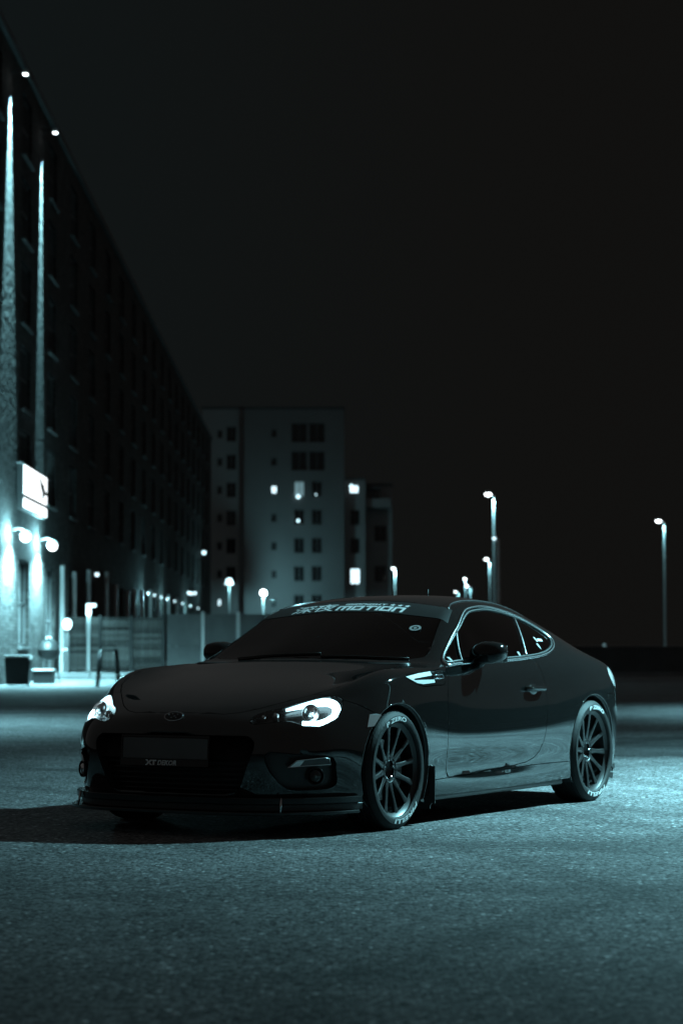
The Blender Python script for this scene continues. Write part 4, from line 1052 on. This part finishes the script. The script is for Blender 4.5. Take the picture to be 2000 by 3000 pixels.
# --- underbody, side skirt blade, mud flaps, exhaust
bm = bmesh.new(); box(bm, -3.15, .62, -.66, .66, .155, .23); bmesh.ops.bevel(bm, geom=list(bm.edges), offset=.03, segments=2, affect='EDGES'); mobj('floor_pan', bm, 'black_trim', car)
for s in (1, -1):
    bm = bmesh.new(); box(bm, -2.17, -.42, s*.80-.04, s*.80+.04, .125, .158); bmesh.ops.bevel(bm, geom=list(bm.edges), offset=.008, segments=1, affect='EDGES'); mobj('skirt_blade', bm, 'black_trim', car)
    bm = bmesh.new(); vs = box(bm, -.392, -.384, s*.815-.075, s*.815+.075, .085, .345); bmesh.ops.bevel(bm, geom=[e for e in bm.edges if abs((e.verts[0].co-e.verts[1].co).x) > .004], offset=.03, segments=3, affect='EDGES'); mobj('mud_flap', bm, 'black_trim', car)
    bm = bmesh.new(); tube(bm, [(-3.05, s*.50, .22), (-3.42, s*.50, .225)], .048, 18); mobj('exhaust_tip', bm, 'satin_chrome', car, True)
    bm = bmesh.new(); box(bm, -3.28, -3.02, s*.60-.12, s*.60+.12, .15, .22); bmesh.ops.bevel(bm, geom=list(bm.edges), offset=.02, segments=1, affect='EDGES'); mobj('diffuser_fin', bm, 'black_trim', car)
# --- fender vent insert
for s, vo in zip((1, -1), vents):
    for poly in ([(-.128, .799), (-.28, .815), (-.425, .824), (-.428, .803), (-.30, .794), (-.215, .7885), (-.20, .784), (-.215, .779), (-.30, .780), (-.445, .780), (-.448, .763), (-.30, .757), (-.235, .763), (-.18, .779)],):
        bm = bmesh.new(); vs = []
        for x, z in poly:
            p = side_pt(x, z); vs.append(bm.verts.new((p.x, s*(p.y+.0025), p.z)))
        f = bm.faces.new(vs); bmesh.ops.triangulate(bm, faces=[f]); mobj('vent_insert', bm, 'film_white', vo)
    bm = bmesh.new(); pp_ = [side_pt(x, z) for x, z in ((-.43, .8005), (-.565, .806), (-.575, .785), (-.45, .783))]; tube(bm, [(p.x, s*(p.y+.001), p.z) for p in pp_], .0035, 6, closed=True, up=(0, 1, 0)); mobj('vent_frame', bm, 'satin_chrome', vo, True)
# --- door handle
for s, d_ in zip((1, -1), doors):
    bm = bmesh.new(); pts = []
    for x, off in ((-1.625, .004), (-1.64, .026), (-1.70, .034), (-1.77, .034), (-1.825, .026), (-1.84, .004)):
        p = side_pt(x, .712); pts.append((x, s*(p.y+off), .712-(x+1.62)*-.02))
    tube(bm, crom(np.array(pts), 4), .015, 10, flat=1.0); mobj('door_handle', bm, 'car_paint', d_, True)
    p = side_pt(-1.73, .71); bm = bmesh.new(); bmesh.ops.create_uvsphere(bm, u_segments=20, v_segments=10, radius=1); bmesh.ops.scale(bm, vec=(.065, .009, .036), verts=bm.verts); bmesh.ops.translate(bm, vec=(p.x, s*(p.y-.003), .700), verts=bm.verts); mobj('handle_dish', bm, 'gloss_black', d_, True)
# --- mirrors
for s in (1, -1):
    bm = bmesh.new(); rings = []
    for k, (y, sx, sz, cx, cz) in enumerate(((.785, .026, .026, -1.055, .900), (.797, .058, .048, -1.055, .904), (.825, .080, .066, -1.055, .910), (.87, .090, .073, -1.053, .914), (.92, .088, .070, -1.05, .916), (.962, .074, .060, -1.047, .919), (.988, .046, .042, -1.045, .922), (.998, .015, .018, -1.045, .925))):
        ring = []
        for i in range(20):
            a = 2*math.pi*i/20; ca, sa = math.cos(a), math.sin(a)
            ex = math.copysign(abs(ca)**.75, ca); ez = math.copysign(abs(sa)**(.6 if sa < 0 else .85), sa)*(.78 if sa < 0 else 1)
            ring.append(bm.verts.new((cx+ex*sx, s*y, cz+ez*sz)))
        rings.append(ring)
    for A, B in zip(rings, rings[1:]):
        for i in range(20): bm.faces.new((A[i], A[(i+1) % 20], B[(i+1) % 20], B[i]))
    bm.faces.new(rings[0]); bm.faces.new(rings[-1]); bmesh.ops.recalc_face_normals(bm, faces=bm.faces)
    mo = mobj('door_mirror', bm, 'gloss_black', car, True)
    bm = bmesh.new(); tube(bm, [(-1.06, s*.79, .838), (-1.06, s*.815, .845), (-1.055, s*.84, .856), (-1.05, s*.86, .872)], [.032, .028, .024, .024], 10, flat=.6); mobj('mirror_arm', bm, 'gloss_black', mo, True)
    bm = bmesh.new(); box(bm, -1.147, -1.139, s*.892-.072, s*.892+.072, .872, .962); bmesh.ops.bevel(bm, geom=list(bm.edges), offset=.003, segments=1, affect='EDGES'); mobj('mirror_glass', bm, 'reflector', mo)
# --- antenna
bm = bmesh.new(); h = BODY_BVH.ray_cast(Vector((-2.02, 0, 2)), Vector((0, 0, -1)))[0]; tube(bm, [(h.x, 0, h.z-.005), (h.x-.012, 0, h.z+.06)], [.006, .003], 8); mobj('antenna', bm, 'black_trim', car, True)
# --- side markers
for s in (1, -1):
    bm = bmesh.new(); vs = []
    for x, z in ((.300, .545), (.255, .548), (.188, .606), (.225, .612), (.27, .609)):
        p = side_pt(x, z); vs.append(bm.verts.new((p.x, s*(p.y+.004), p.z)))
    f = bm.faces.new(vs); r2 = bmesh.ops.extrude_face_region(bm, geom=[f]); bmesh.ops.translate(bm, vec=(0, -s*.012, 0), verts=[q for q in r2['geom'] if isinstance(q, bmesh.types.BMVert)]); mobj('side_marker', bm, 'reflector', car)
# --- fuel/ quarter decals: two small shields and a bar sticker on the glass
for s in (1,):
    def decal(pts, m_, nm):
        bm = bmesh.new(); vs = []
        for x, z in pts:
            p = side_pt(x, z); vs.append(bm.verts.new((p.x, p.y+.004, p.z+.002)))
        bmesh.ops.triangulate(bm, faces=[bm.faces.new(vs)]); return mobj(nm, bm, m_, car)
    decal([(-2.082, 1.003), (-2.150, 1.001), (-2.147, .986), (-2.078, .988)], 'film_white', 'window_sticker')
    decal([(-2.048, 1.012), (-2.062, 1.011), (-2.068, .984), (-2.052, .985)], 'film_white', 'window_sticker')
    for x, z in ((-2.03, .955), (-1.69, .907), (-.80, .880)):
        decal([(x-.012, z+.018), (x+.012, z+.018), (x+.012, z), (x, z-.018), (x-.012, z)], 'film_grey', 'window_sticker')
# --- windscreen banner
WS_BVH = BODY_BVH
def on_ws(x, y, off):
    h = WS_BVH.ray_cast(Vector((x, abs(y), 2)), Vector((0, 0, -1))); n_ = h[1]; n_ = Vector((n_.x, n_.y if y >= 0 else -n_.y, n_.z)); n_ = n_ if n_.z > 0 else -n_
    return Vector((x, y, h[0].z))+n_*off
bm = bmesh.new(); rows = []
for y in np.linspace(-.585, .585, 41):
    e = abs(y)/.585; xt = -1.222+.02*e**3; xb = -1.045+.0*e; rows.append([bm.verts.new(on_ws(xb+(xt-xb)*t/6, y*(1+.085*(1-t/6)), .0022)) for t in range(7)])
for A, B in zip(rows, rows[1:]):
    for i in range(6): bm.faces.new((A[i], A[i+1], B[i+1], B[i]))
ban = mobj('windscreen_banner', bm, 'banner_film', car, True)
def strokes(bm, polys, u0, v0, su, sv):
    for p in polys:
        # cut long edges so that letters follow the glass
        vs = [bm.verts.new((u0+a*su, v0+b*sv, 0)) for a, b in p]; bm.faces.new(vs)
def letter(ch, w_=1.0, t=.24):
    h = t
    bar = lambda a, b, c, d: [(a, c), (b, c), (b, d), (a, d)]
    if ch in 'Mm': return [bar(0, t, 0, 1), bar(t, w_, 1-h, 1), bar(w_-t, w_, 0, 1-h), bar(w_/2-t/2, w_/2+t/2, 0, 1-h)]
    if ch == 'N': return [bar(0, t, 0, 1), bar(t, w_, 1-h, 1), bar(w_-t, w_, 0, 1-h)]
    if ch in 'O0': return [bar(0, t, 0, 1), bar(w_-t, w_, 0, 1), bar(t, w_-t, 0, h), bar(t, w_-t, 1-h, 1)]
    if ch == 'D': return letter('O', w_, t)
    if ch == 'T': return [bar(0, w_, 1-h, 1), bar(w_/2-t/2, w_/2+t/2, 0, 1-h)]
    if ch == 'I': return [bar(0, t, 0, 1)]
    if ch == 'G': return [bar(0, t, 0, 1), bar(t, w_, 1-h, 1), bar(t, w_, 0, h), bar(w_-t, w_, h, .55), bar(w_/2, w_-t, .55-h*.6, .55)]
    if ch == 'H': return [bar(0, t, 0, 1), bar(w_-t, w_, 0, 1), bar(t, w_-t, .5-h/2, .5+h/2)]
    return []
def line(bm, s_, u, v, sz, gap=.14, t=.24):
    for ch in s_:
        wd = {'M': 1.25, 'I': t}.get(ch, 1.0); strokes(bm, letter(ch, wd, t), u, v, sz, sz_v if (sz_v := line.sv) else sz); u += (wd+gap)*sz
    return u
bm = bmesh.new()
# u = across the glass (m, + to the car's left), v = up the glass (m)
line.sv = .074; u1 = line(bm, 'MOTION', -.115, .010, .0735, .11, .25)
line.sv = .030; u2 = line(bm, 'MIDNIGHT', -.088, .097, .0345, .16, .25)
for k in range(3):
    cu_ = u2+.035+k*.048; pts = []
    for i in range(10):
        a = math.pi/2+i*math.pi/5; r_ = .021 if i % 2 == 0 else .009; pts.append((cu_+r_*math.cos(a), .112+r_*1.1*math.sin(a)))
    bm.faces.new([bm.verts.new((a, b, 0)) for a, b in pts])
kj = text_mesh('\u6df1\u591c', .135, 0, .0016, .95)
xs_ = [v.co.x for v in kj.verts]
if xs_ and max(xs_)-min(xs_) > .05:
    mn, mx_ = min(xs_), max(xs_); ymn = min(v.co.y for v in kj.verts); ymx = max(v.co.y for v in kj.verts)
    vm = {v: bm.verts.new((-.415+(v.co.x-mn)/(mx_-mn)*.285, .004+(v.co.y-ymn)/(ymx-ymn)*.125, 0)) for v in kj.verts}
    for f in kj.faces: bm.faces.new([vm[v] for v in f.verts])
kj.free()
bmesh.ops.triangulate(bm, faces=bm.faces)
bmesh.ops.subdivide_edges(bm, edges=[e for e in bm.edges if e.calc_length() > .03], cuts=2, use_grid_fill=False)
bmesh.ops.triangulate(bm, faces=bm.faces)
for v in bm.verts:
    u_, v_ = v.co.x, v.co.y
    v.co = on_ws(-1.052-v_*.905, u_, .0042)
mobj('banner_lettering', bm, 'film_white', ban)
# round sticker low in the windscreen
p = on_ws(-.90, .50, -.02); bm = bmesh.new(); nn = (on_ws(-.90, .50, 1)-on_ws(-.90, .50, 0)).normalized(); M = Matrix.Translation(on_ws(-.905, .50, .004)) @ nn.to_track_quat('Z', 'Y').to_matrix().to_4x4()
lathe(bm, [(.020, 0), (.034, 0), (.034, .0015), (.020, .0015)], 28, M=M, close=True); mobj('round_sticker', bm, 'film_grey', car)
bm = bmesh.new(); lathe(bm, [(.001, 0), (.011, 0), (.011, .0015), (.001, .0015)], 20, M=M, close=True); mobj('round_sticker', bm, 'film_grey', car)
# --- interior
bm = bmesh.new(); rows = []
for y in np.linspace(-.66, .66, 15):
    rows.append([bm.verts.new(q) for q in ((-.55-.1*(y/.66)**2, y, .84), (-.75, y, .885-.03*(y/.66)**2), (-.98, y, .865-.03*(y/.66)**2), (-1.05, y, .76), (-1.02, y, .50))])
for A, B in zip(rows, rows[1:]):
    for i in range(4): bm.faces.new((A[i], A[i+1], B[i+1], B[i]))
mobj('dashboard', bm, 'interior', car, True)
M = Matrix.Translation((-1.10, .36, .80)) @ Matrix.Rotation(R(-68), 4, 'Y')
bm = bmesh.new(); tube(bm, [M @ Vector((.18*math.cos(2*math.pi*i/32), .18*math.sin(2*math.pi*i/32), 0)) for i in range(32)], .015, 8, closed=True); swh = mobj('steering_wheel', bm, 'interior', car, True)
bm = bmesh.new(); [tube(bm, [M @ Vector((0, 0, -.02)), M @ Vector((.17*math.cos(a), .17*math.sin(a), 0))], .016, 6, flat=.5) for a in (0, math.pi*.62, -math.pi*.62)]; mobj('wheel_spokes', bm, 'interior', swh, True)
for s in (1, -1):
    def cushion(rows_):
        bm = bmesh.new(); rg = []
        for (x, z, wd, tk) in rows_:
            rg.append([bm.verts.new((x+tk*math.sin(a)*.9, s*.37+wd*math.copysign(abs(math.cos(a))**.6, math.cos(a)), z)) for a in [2*math.pi*i/16 for i in range(16)]])
        for A, B in zip(rg, rg[1:]):
            for i in range(16): bm.faces.new((A[i], A[(i+1) % 16], B[(i+1) % 16], B[i]))
        bm.faces.new(rg[0]); bm.faces.new(rg[-1]); bmesh.ops.recalc_face_normals(bm, faces=bm.faces); return bm
    se = mobj('seat', cushion([(-1.60, .45, .22, .06), (-1.63, .55, .25, .085), (-1.69, .72, .255, .075), (-1.75, .88, .235, .06), (-1.79, .97, .17, .045), (-1.80, 1.0, .10, .03)]), 'interior', car, True)
    mobj('headrest', cushion([(-1.79, .99, .09, .03), (-1.795, 1.02, .125, .045), (-1.81, 1.09, .12, .045), (-1.82, 1.13, .07, .025)]), 'interior', se, True)
    bm = bmesh.new(); box(bm, -1.62, -1.12, s*.37-.25, s*.37+.25, .32, .47); bmesh.ops.bevel(bm, geom=list(bm.edges), offset=.05, segments=3, affect='EDGES'); mobj('seat_cushion', bm, 'interior', se, True)
bm = bmesh.new(); box(bm, -2.75, -.55, -.66, .66, .24, .30); mobj('cabin_floor', bm, 'interior', car)
bm = bmesh.new(); box(bm, -2.9, -2.3, -.62, .62, .70, .76); mobj('parcel_shelf', bm, 'interior', car)
bm = bmesh.new(); box(bm, -2.30, -2.2, -.62, .62, .31, .85); mobj('rear_bench', bm, 'interior', car)
bm = bmesh.new(); bmesh.ops.create_uvsphere(bm, u_segments=16, v_segments=8, radius=1); bmesh.ops.scale(bm, vec=(.02, .115, .032), verts=bm.verts); bmesh.ops.translate(bm, vec=(-1.12, 0, 1.115), verts=bm.verts); mobj('rear_view_mirror', bm, 'gloss_black', car, True)

# --- wheels
def wheel_parts():
    """meshes in the wheel frame: axis = +y outward, x = forward, z = up"""
    P_ = {}
    RT, WT = .3125, .107
    bm = bmesh.new(); prof = [(.246, -WT+.004), (.255, -WT), (.275, -WT+.002), (.298, -WT+.012), (.3085, -WT+.024), (RT, -WT+.04)]
    for y in (-.045, -.012, .024, .058):
        prof += [(RT, y-.006), (RT-.007, y-.004), (RT-.007, y+.004), (RT, y+.006)]
    prof += [(RT, WT-.036), (.3085, WT-.022), (.298, WT-.010), (.287, WT-.003), (.284, WT+.001), (.275, WT+.002), (.264, WT+.001), (.256, WT-.001), (.250, WT-.005), (.246, WT-.012)]
    lathe(bm, prof, 96, 'Y', close=False)
    for f in [f for f in bm.faces if len(f.verts) > 8]: bm.faces.remove(f)
    bmesh.ops.recalc_face_normals(bm, faces=bm.faces); P_['tyre'] = (bm, 'rubber', True)
    # shoulder blocks
    bm = bmesh.new(); nb = 72
    for sgn in (1, -1):
        for i in range(nb):
            a = 2*math.pi*i/nb; M = Matrix.Rotation(a, 4, 'Y')
            y0, y1 = sorted((sgn*(WT-.045), sgn*(WT-.024)))
            vs = box(bm, -.0095, .0095, y0, y1, RT-.004, RT+.0022)
            for v in vs:
                if abs(v.co.y) > WT-.03: v.co.z -= .0028
            bmesh.ops.transform(bm, matrix=M, verts=vs)
    P_['tread_block'] = (bm, 'rubber', False)
    bm = bmesh.new(); lathe(bm, [(r_*1.055, h_) for r_, h_ in ((.236, .098), (.2405, .100), (.2415, .094), (.236, .088), (.228, .080), (.214, .072), (.211, .040), (.205, -.02), (.212, -.09), (.236, -.100), (.240, -.098), (.236, -.094), (.216, -.085), (.209, -.02), (.215, .035), (.2185, .066), (.230, .076), (.236, .083))], 72, 'Y', close=True)
    bmesh.ops.recalc_face_normals(bm, faces=bm.faces); P_['rim'] = (bm, 'rim_black', True)
    # one curved spoke
    bm = bmesh.new(); secs = []
    for t in np.linspace(0, 1, 9):
        r_ = .050+t*.178; wd = .0155-.004*math.sin(t*math.pi)+(.008*(1-t)**3)+.005*t**5; y = .052+.024*t**1.6+.004*math.sin(t*math.pi); dp = .030-.012*t
        secs.append([bm.verts.new(q) for q in ((-wd, y-dp, r_), (wd, y-dp, r_), (wd*.95, y-.004, r_), (wd*.45, y, r_), (-wd*.45, y, r_), (-wd*.95, y-.004, r_))])
    for A, B in zip(secs, secs[1:]):
        for i in range(6): bm.faces.new((A[i], A[(i+1) % 6], B[(i+1) % 6], B[i]))
    bm.faces.new(secs[0]); bm.faces.new(secs[-1]); bmesh.ops.recalc_face_normals(bm, faces=bm.faces); P_['spoke'] = (bm, 'rim_black', True)
    bm = bmesh.new(); lathe(bm, [(.001, .018), (.028, .020), (.034, .022), (.050, .036), (.066, .056), (.0705, .055), (.073, .046), (.073, .0)], 40, 'Y'); bmesh.ops.recalc_face_normals(bm, faces=bm.faces); P_['hub'] = (bm, 'rim_black', True)
    bm = bmesh.new()
    for i in range(5):
        a = 2*math.pi*i/5; lathe(bm, [(.0085, .030), (.0085, .048), (.004, .052)], 8, 'Y', Matrix.Rotation(a, 4, 'Y') @ Matrix.Translation((0, 0, .050)))
    P_['lug_nut'] = (bm, 'satin_chrome', False)
    bm = bmesh.new(); lathe(bm, [(.03, .0), (.16, .0), (.163, -.003), (.163, -.022), (.16, -.025), (.03, -.025)], 48, 'Y', Matrix.Translation((0, -.005, 0))); P_['brake_disc'] = (bm, 'disc_steel', False)
    bm = bmesh.new()
    for i in range(9):
        pass
    secs = []
    for a in np.linspace(R(-38), R(38), 10):
        secs.append([bm.verts.new((r_*math.cos(a)*-1, y, r_*math.sin(a))) for r_, y in ((.105, -.05), (.182, -.05), (.182, .02), (.175, .032), (.112, .032), (.105, .02))])
    for A, B in zip(secs, secs[1:]):
        for i in range(6): bm.faces.new((A[i], A[(i+1) % 6], B[(i+1) % 6], B[i]))
    bm.faces.new(secs[0]); bm.faces.new(secs[-1]); bmesh.ops.recalc_face_normals(bm, faces=bm.faces); P_['brake_caliper'] = (bm, 'caliper', False)
    return P_
WP = {k: v for k, v in wheel_parts().items()}
WM = {}
for k, (bm, m_, sm) in WP.items():
    me = bpy.data.meshes.new(k); bm.to_mesh(me); bm.free()
    if sm:
        me.polygons.foreach_set('use_smooth', [True]*len(me.polygons)); me.set_sharp_from_angle(angle=R(38))
    me.materials.append(MATS[m_]); WM[k] = me
def tyre_text(s_, size, a0, a1):
    """white sidewall lettering from clock angle a0 to a1 (degrees, clockwise from the top seen from outside)"""
    bm = text_mesh(s_, 1, .12, .028)
    xs_ = [v.co.x for v in bm.verts]; mn, mx_ = min(xs_), max(xs_)
    for v in bm.verts:
        a = R(a0+(a1-a0)*(v.co.x-mn)/(mx_-mn)); r_ = .2585+v.co.y*size
        yy = .107+.0028-max(0, (r_-.270))*.10
        v.co = Vector((-r_*math.sin(a), yy, r_*math.cos(a)))
    bmesh.ops.recalc_face_normals(bm, faces=bm.faces)
    me = bpy.data.meshes.new('tyre_lettering'); bm.to_mesh(me); bm.free(); me.materials.append(MATS['letter_white']); return me
for (xw, yw, s, rot) in ((0, .768, 1, 0), (-2.57, .772, 1, -14), (0, .768, -1, 20), (-2.57, .772, -1, 70)):
    wh = bpy.data.objects.new('wheel', WM['rim']); link(wh, car); wh.location = (xw, s*yw, .3115); wh.rotation_euler = (0, R(rot), 0 if s > 0 else math.pi)
    for k in ('tyre', 'hub', 'lug_nut', 'brake_disc'):
        o = bpy.data.objects.new(k, WM[k]); link(o, wh)
        if k == 'tyre':
            pass
    o = bpy.data.objects.new('tread_blocks', WM['tread_block']); link(o, wh); o['kind'] = 'stuff'
    for i in range(12):
        o = bpy.data.objects.new('spoke', WM['spoke']); link(o, wh); o.rotation_euler = (0, 2*math.pi*(i+.35)/12, 0)
    o = bpy.data.objects.new('brake_caliper', WM['brake_caliper']); link(o, wh); o.rotation_euler = (0, R(-rot+(0 if xw == 0 else 180)), 0)
    for t_, a0, a1 in (('P ZERO', -30, 18), ('PIRELLI', 132, 190), ):
        o = bpy.data.objects.new('tyre_lettering', tyre_text(t_, .031, a0, a1)); link(o, wh)
half.free()
